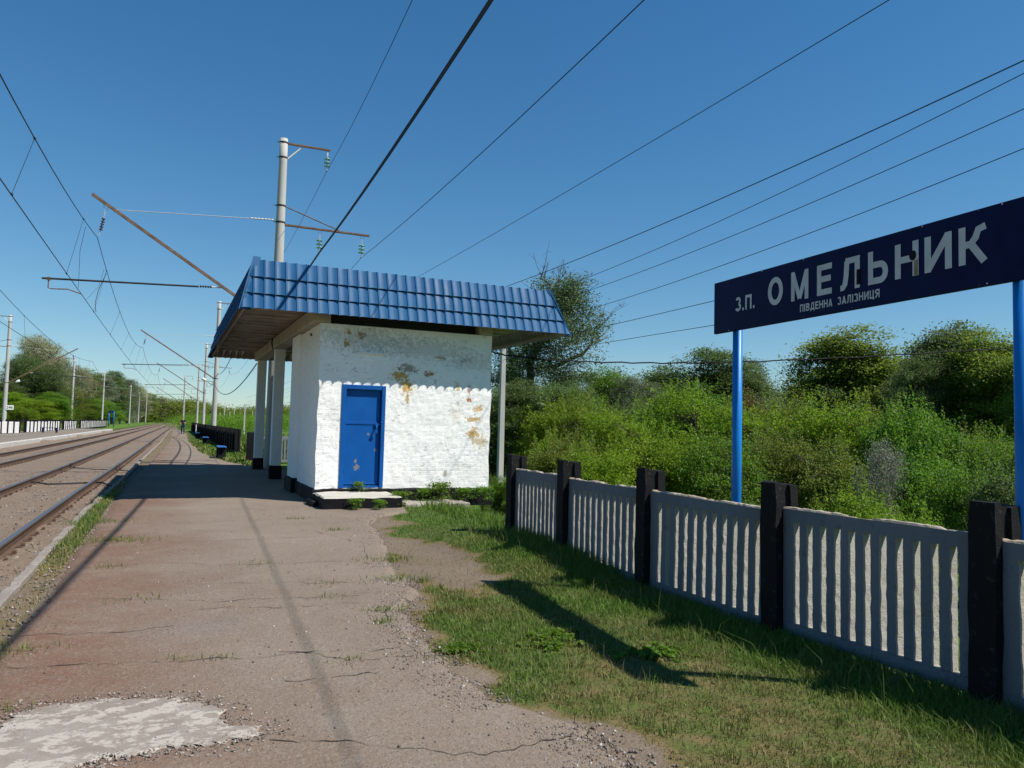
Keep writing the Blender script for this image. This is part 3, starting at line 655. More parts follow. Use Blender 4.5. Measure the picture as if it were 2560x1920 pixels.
# door reveal
wb.add([(DX0, YF, DZ0), (DX0, YF+.25, DZ0), (DX0, YF+.25, DZ1), (DX0, YF, DZ1), (DX1, YF, DZ0), (DX1, YF+.25, DZ0), (DX1, YF+.25, DZ1), (DX1, YF, DZ1)], [(0, 1, 2, 3), (7, 6, 5, 4), (3, 2, 6, 7), (0, 4, 5, 1)])
ys = list(np.arange(YF, 17.0, .06)); zz = list(np.arange(0, 3.43, .06))
wall_grid(wb, ys[::-1], zz, lambda y, z: (X0+(.02*fbm(z*2.1, 7.7) if y == YF else 0)+.008*fbm(y*3, z*3, 8), y, z))
wb.add([(X1, YF, 0), (X1, 24.9, 0), (X1, 24.9, ZT), (X1, YF, ZT)], [(0, 1, 2, 3)])
wb.add([(X0, YF+.01, ZT), (X1, YF+.01, ZT), (X1, 17.8, ZT), (X0, 17.8, ZT)], [(0, 1, 2, 3)])
wb.box((4.34, 17.75, 1.7), (3.5, .24, 3.4))           # back wall of the store room
wb.build('wall', M['wall'], sh)
pb = MB()
pb.box((2.60, 17.35, 1.86), (.26, .95, 3.12)); pb.box((3.02, 18.5, 1.86), (.16, 1.3, 3.12))
pb.build('side_pier', M['sidewall'], sh, bevel=.012)
rw = MB(); rw.box((5.98, 21.4, 1.7), (.22, 7.0, 3.4)); rw.build('rear_wall', M['sidewall'], sh)
pl = MB()
def rough_box(b, x0, x1, y0, y1, z0, z1, m=0, amp=.02):
    nx = max(2, int((x1-x0)/.12)); ny = max(2, int((y1-y0)/.12))
    ring = [(x0+(x1-x0)*i/nx, y0) for i in range(nx)]+[(x1, y0+(y1-y0)*i/ny) for i in range(ny)]+[(x1-(x1-x0)*i/nx, y1) for i in range(nx)]+[(x0, y1-(y1-y0)*i/ny) for i in range(ny)]
    n = len(ring); vs = []
    for z, g in ((z0, 0), (z1-.02, 0), (z1, .02)):
        for x, y in ring:
            j = amp*fbm(x*3, y*3, z*3); k = amp*fbm(x*4, y*4, 9) if z > z0 else 0
            sx = 1 if x > (x0+x1)/2 else -1; sy = 1 if y > (y0+y1)/2 else -1
            vs.append((x+j-sx*g, y+j-sy*g, z+k))
    fs = [(q*n+i, q*n+(i+1) % n, (q+1)*n+(i+1) % n, (q+1)*n+i) for q in range(2) for i in range(n)]+[tuple(2*n+i for i in range(n))]
    b.add(vs, fs, m)
rough_box(pl, X0-.05, X1+.06, YF-.055, 17.7, -.1, .255)
rough_box(pl, 2.42, 2.78, 16.85, 17.9, -.1, .30)
rough_box(pl, 5.84, 6.14, 17.85, 24.95, -.1, .26)
pl.build('plinth', M['black'], sh)
for cy in (20.95, 25.2):
    c = MB(); c.box((2.585, cy, 1.88), (.265, .24, 3.12)); o = c.build('column', M['white'], sh, bevel=.015)
    c = MB(); rough_box(c, 2.43, 2.74, cy-.14, cy+.14, -.05, .36, amp=.008); c.build('column_base', M['black'], o)
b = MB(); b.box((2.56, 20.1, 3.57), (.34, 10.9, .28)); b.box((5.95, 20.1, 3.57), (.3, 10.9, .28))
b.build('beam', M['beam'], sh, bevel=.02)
b = MB(); b.box((4.3, 14.98, 3.565), (3.0, .12, .27)); b.build('gap_shade_box', M['dark'], sh)  # dark box added in place of the shade between wall top and soffit
b = MB(); b.tube([(2.40, 21.0, 3.75), (2.36, 20.9, 3.6), (2.39, 20.85, 3.42)], .018, 6); b.build('cable_drop', M['dark'], sh)
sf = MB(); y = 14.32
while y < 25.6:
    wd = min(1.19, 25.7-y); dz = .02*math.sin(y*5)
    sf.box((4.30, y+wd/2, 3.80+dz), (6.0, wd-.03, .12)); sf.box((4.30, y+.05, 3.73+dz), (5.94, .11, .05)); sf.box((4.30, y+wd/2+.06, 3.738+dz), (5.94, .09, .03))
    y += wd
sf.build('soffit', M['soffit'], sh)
rt_ = MB(); rt_.box((4.3, 20.0, 4.18), (5.7, 11.0, .5)); rt_.build('roof_deck', M['dark'], sh)
# metal tile skirts: each a corrugated, stepped sheet with a brown inner face
def tile_prof(u):
    u = u % 1.0
    if u < .22: return .019*math.sin(math.pi*u/.22)**2
    return -.010*math.sin(math.pi*(u-.22)/.78)
def skirt(name, p0, p1, q0, q1, out):
    """p0-p1 lower edge, q0-q1 upper edge, out = outward horizontal direction"""
    p0, p1, q0, q1 = map(Vector, (p0, p1, q0, q1)); e = (p1-p0).normalized(); L = (p1-p0).length
    up_ = (q0-p0)-e*((q0-p0).dot(e)); H = up_.length; upn = up_.normalized(); nrm = e.cross(upn)
    if nrm.dot(Vector(out)) < 0: nrm = -nrm
    i0, i1 = (q0-p0).dot(e), (q1-p0).dot(e); pit = .190; per = 14; n = int(L/pit*per); rows = 3; b = MB()
    for side, off, mi in ((1, 0.0, 0), (-1, -.006, 1)):
        base = len(b.v); V = []; lines = []
        for r_ in range(rows):
            for k in range(4):
                lines.append(((r_+k/3)/rows-(.035 if k == 0 and r_ else 0), .036*(1-k/3)))
        for hz, st in lines:
            lo = i0*hz; hi = L+(i1-L)*hz
            for i in range(n+1):
                s = L*i/n; s2 = min(hi, max(lo, s)); hh = tile_prof(s/pit)
                V.append(p0+e*s2+upn*(hz*H-(.020*hh/.02 if hz < .999 else 0))+nrm*(hh+st+off))
        b.v += [tuple(v) for v in V]
        for j in range(len(lines)-1):
            for i in range(n):
                f = (base+j*(n+1)+i, base+j*(n+1)+i+1, base+(j+1)*(n+1)+i+1, base+(j+1)*(n+1)+i)
                b.f.append(f); b.m.append(mi)
    return b.build(name, [M['roof'], M['roofback']], sh, smooth=False)
EX0, EX1, EY0, EY1, EZ = 1.04, 7.63, 14.12, 25.95, 3.50
TX0, TX1, TY0, TY1, TZ = 1.27, 7.27, 14.42, 25.6, 4.45
sk = skirt('roof', (EX0, EY0, EZ), (EX1, EY0, EZ), (TX0, TY0, TZ), (TX1, TY0, TZ), (0, -1, 0))
skirt('roof', (EX0, EY1, EZ), (EX0, EY0, EZ), (TX0, TY1, TZ), (TX0, TY0, TZ), (-1, 0, 0))
skirt('roof', (EX1, EY0, EZ), (EX1, EY1, EZ), (TX1, TY0, TZ), (TX1, TY1, TZ), (1, 0, 0))
skirt('roof', (EX1, EY1, EZ), (EX0, EY1, EZ), (TX1, TY1, TZ), (TX0, TY1, TZ), (0, 1, 0))
def hip(a, b, d1, d2, wd):
    tr = MB()
    a, b = Vector(a), Vector(b); d1, d2 = Vector(d1), Vector(d2); o = (Vector(d1)+Vector(d2))
    o = -(d1+d2).normalized()*.035
    vs = [a+o+d1*wd*1.15, a+o*1.3, a+o+d2*wd*1.15, b+o+d2*wd*.75, b+o*1.3, b+o+d1*wd*.75]
    off = -o.normalized()*.004
    tr.add([*vs, *[v+off for v in vs]], [(0, 1, 4, 5), (1, 2, 3, 4), (11, 10, 7, 6), (10, 9, 8, 7), (0, 6, 7, 1), (1, 7, 8, 2), (5, 4, 10, 11), (4, 3, 9, 10), (0, 5, 11, 6), (2, 8, 9, 3)])
    tr.build('roof_trim', M['roof'], sk)
hip((EX0, EY0, EZ-.02), (TX0, TY0, TZ+.05), (1, .3, 0), (.3, 1, 0), .17)
hip((EX1, EY0, EZ-.02), (TX1, TY0, TZ+.02), (-1, .3, 0), (-.3, 1, 0), .10)
hip((EX0, EY1, EZ-.02), (TX0, TY1, TZ+.02), (1, -.3, 0), (.3, -1, 0), .12)
hip((EX1, EY1, EZ-.02), (TX1, TY1, TZ+.02), (-1, -.3, 0), (-.3, -1, 0), .12)
# eave laths carrying the sheets
lb = MB()
for (a, b_) in (((EX0+.07, EY0+.09), (EX1-.07, EY0+.09)), ((EX0+.09, EY0+.1), (EX0+.09, EY1-.1)), ((EX1-.09, EY0+.1), (EX1-.09, EY1-.1)), ((EX0+.07, EY1-.09), (EX1-.07, EY1-.09))):
    lb.bar((*a, EZ+.055), (*b_, EZ+.055), .04, .05)
for k in range(9):
    yy = 14.9+k*1.25; lb.bar((EX1-.14, yy, EZ+.05), (TX1-.1, yy, TZ-.1), .04, .04); lb.bar((EX0+.14, yy, EZ+.05), (TX0+.1, yy, TZ-.1), .04, .04)
lb.build('eave_lath', M['roofback'], sh)
# door
d = MB(); d.box(((DX0+DX1)/2, YF+.075, (DZ0+DZ1)/2+.02), (DX1-DX0-.175, .035, DZ1-DZ0-.13)); dr = d.build('door', M['door'], sh, bevel=.003)
d = MB()
d.box((DX0+.0425, YF+.03, (DZ0+DZ1)/2), (.085, .10, DZ1-DZ0)); d.box((DX1-.0375, YF+.03, (DZ0+DZ1)/2), (.075, .10, DZ1-DZ0))
d.box(((DX0+DX1)/2, YF+.03, DZ1-.0425), (DX1-DX0-.161, .098, .085)); d.box(((DX0+DX1)/2, YF+.04, DZ0+.02), (DX1-DX0-.161, .08, .04))
d.build('door_frame', M['door'], dr, bevel=.005)
d = MB(); d.box(((DX0+DX1)/2, YF+.054, 1.525), (.66, .016, .055)); d.build('door_rail', M['door'], dr, bevel=.003)
d = MB(); d.box(((DX0+DX1)/2, YF+.052, DZ0+.075), (.67, .014, .03))
d.build('door_rail', M['door'], dr, bevel=.003)
d = MB(); d.box((3.74, YF+.035, 1.50), (.14, .03, .045)); d.tube([(3.71, YF+.03, 1.49), (3.70, YF-.01, 1.44), (3.69, YF-.015, 1.38)], .014, 8); d.box((3.69, YF-.015, 1.36), (.05, .025, .06)); d.tube([(3.76, YF+.04, 1.54), (3.78, YF-.02, 1.545), (3.82, YF-.02, 1.54)], .010, 8)
d.build('door_handle', M['door'], dr, bevel=.003)
for zz in (.6, 1.95):
    d = MB(); d.tube([(DX0+.085, YF-.016, zz-.05), (DX0+.085, YF-.016, zz+.05)], .010, 8); d.build('door_hinge', M['door'], dr)
b = MB(); b.box((3.56, YF-.03, 2.89), (.48, .05, .035)); b.box((3.34, YF-.02, 2.93), (.03, .04, .10)); b.box((3.80, YF-.02, 2.93), (.03, .04, .10)); b.build('lamp_bracket', M['white'], sh, bevel=.004)
b = MB(); b.tube([(2.53, 15.6, 3.28), (2.50, 15.6, 3.28)], .03, 8); b.build('wall_vent', M['rust'], sh)
# concrete step in front of the door
st = MB(); rough_box(st, 2.50, 3.92, 13.5, 14.62, -.05, .205, 0, .018); rough_box(st, 2.40, 3.85, 14.0, 14.63, -.05, .10, 1, .02)
o = st.build('door_step', [M['step'], M['black']]); tag(o, 'low worn concrete step in front of the blue door', 'step')
o.data.polygons.foreach_set('material_index', [1 if abs(p.normal.z) < .5 else m for p, m in zip(o.data.polygons, [p.material_index for p in o.data.polygons])])
b = MB(); rough_box(b, 4.1, 5.4, 13.9, 14.63, -.06, .03, 0, .02); struct(b.build('foundation_apron', M['patch']))

# ------------------------------------------------------------------ lattice fences
def panel_mesh(seed):
    r_ = random.Random(seed); b = MB(); W, zb, zt, T = 1.43, .045, .97, .075
    ns, sw = 11, .053; m0 = (W-ns*sw)/(ns+1)*.92; mg = (W-ns*sw-(ns-1)*m0)/2
    s0, s1 = .128, .868; ye = [-W/2]; x = -W/2+mg
    slots = []
    for i in range(ns):
        slots.append((x, x+sw)); x += sw+m0
    nz = 14
    # bars between slots (front skin + inner jambs rough)
    edges = [(-W/2, slots[0][0])]+[(slots[i][1], slots[i+1][0]) for i in range(ns-1)]+[(slots[-1][1], W/2)]
    for k, (a, c) in enumerate(edges):
        vs = []
        for q in range(nz+1):
            z = s0+(s1-s0)*q/nz; ja = r_.gauss(0, .0011) if k > 0 else 0; jc = r_.gauss(0, .0011) if k < ns else 0
            vs += [(-T/2, a+ja, z), (-T/2, c+jc, z), (T/2, c+.003*(k < ns)+r_.gauss(0, .0018), z), (T/2, a+.003*(k > 0)+r_.gauss(0, .0018), z)]
        for q in range(nz):
            for e in range(4):
                b.add([], []); b.f.append((len(b.v)+q*4+e, len(b.v)+q*4+(e+1) % 4, len(b.v)+(q+1)*4+(e+1) % 4, len(b.v)+(q+1)*4+e)); b.m.append(1 if e in (1, 3) else 0)
        b.v += vs
    # rails above and below with broken top edge
    n = 48
    vs = []
    for i in range(n+1):
        y = -W/2+W*i/n; ch = max(0, fbm(y*3+seed*5, seed*1.3, 2)-.08)*.075 if abs(y) < W/2-.02 else 0
        vs += [(-T/2, y, s1), (-T/2, y, zt-ch-.01), (-T/2+.012, y, zt-ch+r_.gauss(0, .002)), (T/2-.01, y, zt-ch*.4+r_.gauss(0, .002)), (T/2, y, zt-.012), (T/2, y, s1)]
    o = len(b.v); b.v += vs
    for i in range(n):
        for e in range(6): b.f.append((o+i*6+e, o+i*6+(e+1) % 6, o+(i+1)*6+(e+1) % 6, o+(i+1)*6+e)); b.m.append(2 if e in (1, 2, 3) else 1 if e == 5 else 0)
    vs = []
    for i in range(n+1):
        y = -W/2+W*i/n; ch = .012*fbm(y*4, seed, 9); vs += [(-T/2, y, s0), (T/2, y, s0+.006), (T/2, y, zb+ch), (-T/2, y, zb+ch)]
    o = len(b.v); b.v += vs
    for i in range(n):
        for e in range(4): b.f.append((o+i*4+e, o+(i+1)*4+e, o+(i+1)*4+(e+1) % 4, o+i*4+(e+1) % 4)); b.m.append(1 if e == 0 else 0)
    me = bpy.data.meshes.new('panel'); me.from_pydata([tuple(v) for v in b.v], [], b.f)
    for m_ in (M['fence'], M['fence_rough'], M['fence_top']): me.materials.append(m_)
    me.polygons.foreach_set('material_index', b.m); me.update()
    import bmesh
    bm = bmesh.new(); bm.from_mesh(me); bmesh.ops.remove_doubles(bm, verts=bm.verts, dist=1e-5); bmesh.ops.recalc_face_normals(bm, faces=bm.faces); bm.to_mesh(me); bm.free()
    return me
def post_mesh(seed):
    r_ = random.Random(seed); b = MB(); h = 1.15
    for (x0, x1, w0) in ((-.105, -.045, .16), (-.045, .045, .10), (.045, .125, .15)):
        nz = 9; vs = []
        for q in range(nz+1):
            z = -.2+(h+.2)*q/nz; s = 1 if q < nz else .88; top = (-.02 if w0 < .155 else 0) if q == nz else 0
            vs += [(x+r_.gauss(0, .002), y*s+r_.gauss(0, .003), z+top+r_.gauss(0, .004)) for x, y in ((x0, -w0/2), (x1-.002, -w0/2), (x1-.002, w0/2), (x0, w0/2))]
        b.add(vs, [(q*4+e, q*4+(e+1) % 4, (q+1)*4+(e+1) % 4, (q+1)*4+e) for q in range(nz) for e in range(4)]+[(nz*4, nz*4+1, nz*4+2, nz*4+3)])
    me = bpy.data.meshes.new('post'); me.from_pydata([tuple(v) for v in b.v], [], b.f); me.materials.append(M['fpost']); me.update(); return me
PM = [panel_mesh(s) for s in (3, 8, 14, 21)]; QM = [post_mesh(s) for s in (1, 2, 3)]
def fence(label, line, n, mat=None, postmat=None, name='lattice_fence', zf=lambda i: 0, group='concrete lattice fences', first=0):
    """line: list of (x, y) post positions"""
    t = thing(name, label, 'fence', (line[0][0], line[0][1], 0), 0, group)
    for i, (x, y) in enumerate(line):
        o = link('post', QM[(i+first) % 3], t); o.location = (x-line[0][0], y-line[0][1], zf(i)); o.rotation_euler = (R(.8)*math.sin(i*2.3), R(1.0)*math.sin(i*3.7), .02*math.sin(i*5))
        if i < len(line)-1:
            x2, y2 = line[i+1]
            p = link('panel', PM[(i+first) % 4], t); p.location = ((x+x2)/2-line[0][0], (y+y2)/2-line[0][1], (zf(i)+zf(i+1))/2-.012*((i*7) % 3))
            p.rotation_euler = (R(.7)*math.sin(i*1.9+1), 0, -math.atan2(x2-x, y2-y)); p.scale = (1, math.hypot(x2-x, y2-y)/1.575, 1)
            if mat:
                for s in range(3): relink(p, mat, s)
        if postmat: relink(o, postmat)
    return t
def along(pts, pitch):
    out = []; ds = [0]
    for a, b_ in zip(pts[:-1], pts[1:]): ds.append(ds[-1]+math.hypot(b_[0]-a[0], b_[1]-a[1]))
    d_ = 0
    while d_ <= ds[-1]:
        out.append((float(np.interp(d_, ds, [p[0] for p in pts])), float(np.interp(d_, ds, [p[1] for p in pts])))); d_ += pitch
    return out
NF = [(4.27, 9.32), (4.20, 7.72), (4.20, 6.11), (4.25, 4.46), (4.30, 2.86), (4.34, 1.27)]
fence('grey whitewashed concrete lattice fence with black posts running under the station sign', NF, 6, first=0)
fence('long tarred black lattice fence along the platform beyond the shelter', along([(2.9, 37.4), (2.75, 55), (2.7, 80), (2.9, 118)], 1.6), 0, M['fpost'], first=1)
fence('short white lattice fence seen between the shelter columns', [(2.95, 28.9), (4.5, 29.1), (6.05, 29.3)], 0, M['fence'], M['wfence'], first=2)
fence('white lattice fence stretch at the far left edge of the opposite platform', along([(-12.75, 67), (-12.2, 72), (-11.65, 76.6)], 1.55), 0, M['wfence'], first=0)
fence('white lattice fence stretch behind the small dark bench opposite', along([(-11.5, 78.0), (-11.1, 88), (-10.95, 96.5)], 1.6), 0, M['wfence'], first=2)
fence('white lattice fence stretch in front of the second left mast', along([(-10.9, 98.5), (-10.75, 110.5)], 1.6), 0, M['wfence'], first=1)
fence('farthest white lattice fence stretch on the opposite platform, ending near blue posts', along([(-10.6, 113), (-10.1, 150)], 1.65), 0, M['wfence'], first=3)

# ------------------------------------------------------------------ station name sign
UD = Vector((-.066, -1, 0)).normalized(); ND = Vector((-1, .066, 0)).normalized(); UP = Vector((0, 0, 1))
sx = lambda y: 4.6+.066*(y-5.69)
sg = thing('station_sign', 'dark navy station name board with white lettering on two blue posts behind the fence', 'sign', (sx(4.1), 4.1, 0))
def sloc(y, z, off=0): return Vector((sx(y), y, z))+ND*off-Vector((sx(4.1), 4.1, 0))
MS = Matrix((UD, UP, ND)).transposed()
def plate(b, y0, y1, z0, z1, off, th, m=0):
    c = (sloc(y0, z0)+sloc(y1, z1))/2; b.box(c+ND*(off-th/2), (abs(y0-y1)*1.0022, z1-z0, th), m, M=MS)
b = MB(); plate(b, 5.685, 2.56, 2.425, 2.905, 0, .035); bo = b.build('board', M['navy'], sg, bevel=.006)
def arc(cx, cy, rx, ry, a0, a1, n=14): return [(cx+rx*math.cos(R(a0+(a1-a0)*i/n)), cy+ry*math.sin(R(a0+(a1-a0)*i/n))) for i in range(n+1)]
W_ = .19                                       # stroke width in letter heights; x runs 0..1 over the letter width
def glyph(ch, w):
    """strokes of a bold grotesque capital: polylines in height units, letter w wide"""
    h_ = W_/2; l, r_, t, b_ = h_, w-h_, 1-h_, h_; m_ = .52
    G = {'О': [arc(w/2, .5, w/2-h_, .5-h_, 0, 360, 32)], 'М': [[(l, 0), (l, 1)], [(r_, 0), (r_, 1)], [(l, .97), (w/2, .06)], [(r_, .97), (w/2, .06)]],
         'Е': [[(l, 0), (l, 1)], [(l, t), (w, t)], [(l, m_), (w*.93, m_)], [(l, b_), (w, b_)]], 'Л': [[(r_, 0), (r_, 1)], [(r_, t), (w*.26, t)], [(w*.34, t), (w*.30, .45), (w*.24, .18), (w*.13, b_*.9), (0, b_*.9)]],
         'Ь': [[(l, 0), (l, 1)], [(l, .58)]+arc(w-.29, .335, .29-h_, .29-h_+.045, 90, -90)+[(l, b_)]], 'Н': [[(l, 0), (l, 1)], [(r_, 0), (r_, 1)], [(l, m_), (r_, m_)]],
         'И': [[(l, 0), (l, 1)], [(r_, 0), (r_, 1)], [(l, .05), (r_, .95)]], 'К': [[(l, 0), (l, 1)], [(l, .5), (w*.45, .52), (w*.62, .66), (w*.72, .86), (w*.98, .91)], [(w*.42, .55), (w*.93, 0)]],
         'З': [arc(w*.46, .72, w*.44-h_*.6, .28-h_, 155, -70), arc(w*.46, .30, w*.5-h_*.6, .30-h_, 75, -155)], 'П': [[(l, 0), (l, 1)], [(r_, 0), (r_, 1)], [(l, t), (r_, t)]], 'І': [[(w/2, 0), (w/2, 1)]],
         'В': [[(l, 0), (l, 1)], [(l, t)]+arc(w*.55, .75, w*.42-h_, .25-h_, 90, -90)+[(l, .5)], [(l, .5)]+arc(w*.58, .29, w*.42-h_, .29-h_, 90, -90)+[(l, b_)]],
         'Д': [[(0, .14), (w, .14)], [(h_, .14), (h_, -.14)], [(w-h_, .14), (w-h_, -.14)], [(w*.80, .14), (w*.80, 1)], [(w*.80, t), (w*.36, t), (w*.30, .4), (w*.2, .14)]],
         'А': [[(h_*.9, 0), (w/2, .97)], [(w-h_*.9, 0), (w/2, .97)], [(w*.25, .27), (w*.75, .27)]], 'Ц': [[(l, b_), (l, 1)], [(r_*.9, b_), (r_*.9, 1)], [(0, b_), (w, b_)], [(w-h_, b_), (w-h_, -.15)]],
         'Я': [[(r_, 0), (r_, 1)], [(r_, t)]+arc(w*.42, .72, w*.38-h_*.4, .28-h_, 90, 270)+[(r_, .44)], [(w*.5, .44), (h_, 0)]], '.': [[(w/2, 0), (w/2, W_)]]}
    return G[ch]
def text(name, body, yc, z0, h, wid, parent, mat, gap=.16):
    ww = {'М': .92, 'І': .24, '.': .2, 'Д': .86, 'О': .78, 'И': .78, 'Н': .76, 'Е': .66, 'З': .66}
    tot = sum(ww.get(c, .74) for c in body)+gap*(len(body)-1); kx = wid/(tot*h); b = MB(); x = -tot/2; lift = 0
    for c in body:
        w_ = ww.get(c, .74)
        for st_ in glyph(c, w_):
            n = len(st_); closed = len(st_) > 20; vs = []; lift += 1
            for i, (px, py) in enumerate(st_):
                a0 = st_[i-1] if i else (st_[-2] if closed else st_[0]); a1 = st_[i+1] if i < n-1 else (st_[1] if closed else st_[-1])
                dx, dy = a1[0]-a0[0], a1[1]-a0[1]; L = math.hypot(dx, dy) or 1; nx, ny = -dy/L*W_/2, dx/L*W_/2
                for s_ in (1, -1): vs.append(sloc(yc, z0, .0025+.00012*(lift % 9))+UD*((x+px+nx*s_)*h*kx)+UP*((py+ny*s_)*h))
            b.add(vs, [(2*i, 2*i+1, 2*i+3, 2*i+2) for i in range(n-1)])
        x += w_+gap
    return b.build(name, mat, parent)
M['letter'] = plain('letter_film', (.50, .51, .52), .5, .12, 6., .0005)
for ch, yc, wd in (('О', 4.83, .185), ('М', 4.543, .195), ('Е', 4.275, .155), ('Л', 4.02, .185), ('Ь', 3.765, .175), ('Н', 3.525, .19), ('И', 3.285, .20), ('К', 3.045, .185)):
    text('letter', ch, yc, 2.577, .236, wd, bo, M['letter'])
text('lettering', 'З.П.', 5.225, 2.592, .128, .265, bo, M['letter'])
text('lettering', 'ПІВДЕННА', 4.365, 2.478, .060, .345, bo, M['letter'])
text('lettering', 'ЗАЛІЗНИЦЯ', 3.945, 2.478, .060, .39, bo, M['letter'])
b = MB(); c = sloc(3.474, 2.715, .006); b.add([c+UD*(.028*math.cos(g))+UP*(.034*math.sin(g)) for g in np.linspace(0, 6.28, 13)[:-1]], [tuple(range(12))])
plate(b, 3.955, 3.925, 2.60, 2.71, .0065, .003); b.build('peeled_patch', M['black'], bo)
b = MB(); plate(b, 3.462, 3.437, 2.58, 2.68, .0062, .003); b.build('yellow_tape', plain('yellowed_film', (.28, .20, .08), .6), bo)
b = MB()
for k in range(7):
    for z in (2.437, 2.893): b.lathe([(.0001, 0), (.006, 0)], 6, sloc(5.5-.5*k, z, .004))
for y, z in ((5.45, 2.437), (2.95, 2.437), (3.4, 2.893), (2.85, 2.893), (4.5, 2.893), (5.0, 2.893)): plate(b, y+.004, y-.004, z-.004, z+.004, .005, .004)
b.build('screw', M['galv'], bo)
for y in (5.43, 2.80):
    b = MB(); p = sloc(y, 0, -.078); b.tube([(p.x, p.y, -.6), (p.x, p.y, 2.88)], .043, 20); b.build('post', M['blue_post'], sg, smooth=True)

# ------------------------------------------------------------------ catenary masts
def insulator(b, at, n, r, pitch, m=0, ax=(0, 0, -1)):
    """stack of glass or porcelain sheds along an axis"""
    q = Vector(ax).to_track_quat('Z', 'Y').to_matrix(); t = MB()
    for k in range(n):
        z = k*pitch; t.lathe([(.02, z), (.028, z+pitch*.22), (r*.75, z+pitch*.40), (r, z+pitch*.62), (r*.92, z+pitch*.70), (r*.35, z+pitch*.55), (.02, z+pitch*.9)], 14)
    b.add([q @ Vector(v)+Vector(at) for v in t.v], t.f, m)
ZB = -.25
def build_mast(loc, label):
    t = thing('catenary_mast', label, 'mast', loc, 0, 'catenary masts along the railway')
    b = MB(); n = 14; b.tube([(-.0+.0*i, 0, ZB+(11.16-ZB)*i/n) for i in range(n+1)], [.205-.075*i/n for i in range(n+1)], 20); b.lathe([(.0001, 0), (.128, 0)], 20, (0, 0, 11.162)); b.build('pole', M['pole'], t, smooth=False)
    for o_ in t.children: o_.data.polygons.foreach_set('use_smooth', [len(p.vertices) == 4 for p in o_.data.polygons])
    for z in (4.86, 8.26, 8.83, 11.02, 10.5):
        b = MB(); b.lathe([(.20-.075*z/11.2+.012, -.03), (.20-.075*z/11.2+.018, 0), (.20-.075*z/11.2+.012, .03)], 16, (0, 0, z)); b.tube([(-.20+.007*z, -.03, z), (-.30+.007*z, -.03, z)], .015, 6); b.build('clamp_ring', M['dark'], t)
    b = MB(); b.bar((-.14, -.04, 4.86), (-5.62, -.04, 8.39), .035, .085); b.bar((-.14, .04, 4.86), (-5.62, .04, 8.39), .035, .085)
    for k in range(8):
        f = .1+k*.12; b.box((-.14-5.48*f, 0, 4.86+3.53*f), (.08, .06, .012))
    br = b.build('bracket', M['rust'], t)
    b = MB(); b.tube([(-5.15, 0, 8.08), (-5.26, 0, 7.78)], .008, 6); b.tube([(-5.30, 0, 8.18), (-5.26, 0, 7.78)], .008, 6); b.tube([(-5.26, 0, 7.8), (-5.38, 0, 7.12)], .012, 6); o = b.build('hanger', M['galv'], br)
    b = MB(); insulator(b, (-5.27, 0, 7.70), 5, .062, .085, 0, (-.17, 0, -1)); b.build('insulator', M['brown_ins'], o, smooth=True)
    b = MB(); b.tube([(-.14, 0, 8.33), (-2.6, 0, 8.16), (-4.98, 0, 7.99)], .011, 6); o = b.build('stay_rod', M['galv'], t)
    b = MB(); insulator(b, (-.22, 0, 8.325), 7, .032, .11, 0, (-1, 0, -.06)); b.build('insulator', M['ceramic'], o, smooth=True)
    b = MB(); b.tube([(-2.45, 0, 5.82), (-6.82, 0, 5.64)], .030, 8); o = b.build('registration_arm', M['dark'], t)
    b = MB(); b.tube([(-1.68, 0, 5.86), (-2.06, 0, 5.845)], .024, 8); insulator(b, (-2.06, 0, 5.845), 5, .048, .075, 1, (-1, 0, -.04)); b.build('insulator', [M['ceramic'], M['brown_ins']], o)
    b = MB(); b.tube([(-6.64, 0, 5.70), (-6.64, 0, 5.36), (-6.55, 0, 5.345), (-6.12, 0, 5.37), (-5.76, 0, 5.26)], .018, 6); b.box((-6.64, 0, 5.64), (.10, .05, .10)); b.build('steady_arm', M['rust'], o)
    b = MB(); b.bar((.14, -.04, 11.02), (1.56, -.04, 11.03), .04, .045); b.bar((.14, .04, 11.02), (1.56, .04, 11.03), .04, .045); o = b.build('top_arm', M['rust'], t)
    b = MB(); b.tube([(.13, 0, 10.47), (.62, 0, 10.98)], .026, 8); b.build('brace', M['ceramic'], o)
    b = MB(); b.bar((.14, -.045, 8.2), (3.06, -.045, 8.19), .05, .05); b.bar((.14, .045, 8.2), (3.06, .045, 8.19), .05, .05); o2 = b.build('lower_arm', M['rust'], t)
    b = MB(); b.tube([(.15, 0, 8.83), (2.0, 0, 8.24)], .020, 8); b.build('brace', M['rust'], o2)
    for xx, zt, zz, par in ((1.48, 11.0, 10.78, o), (1.33, 8.17, 7.88, o2), (2.80, 8.17, 7.88, o2)):
        b = MB()
        if par is o: b.box((xx, 0, zt-.11), (.05, .05, .2))
        else: b.tube([(xx-.07, 0, zt), (xx, 0, zz)], .007, 6); b.tube([(xx+.07, 0, zt), (xx, 0, zz)], .007, 6)
        b.tube([(xx, 0, zz+.03), (xx, 0, zz-.46)], .012, 6); b.box((xx, 0, zz-.47), (.035, .12, .06)); h = b.build('hanger', M['galv'], par)
        b = MB(); insulator(b, (xx, 0, zz), 3, .115, .125); b.build('insulator', M['glass'], h, smooth=True)
    return t
R1 = build_mast((3.1, 26.5, 0), 'tall round concrete mast rising behind the shelter roof with green glass insulators')
MR = [(3.1, 26.5), (3.22, 65.6), (3.8, 102.7), (4.2, 141.4), (2.6, 180.4)]
LB = ['concrete mast with lamp, first along the platform beyond the shelter', 'concrete mast just beyond the lamp mast, second past the shelter', 'concrete mast at the far end of the black fence', 'tall mast standing beside the track behind the walking person']
lamp_mast = dup(R1, (*MR[1], .0), 0, LB[0])
for i in (2, 3, 4): dup(R1, (*MR[i], 0), R(-1*i), LB[i-1])
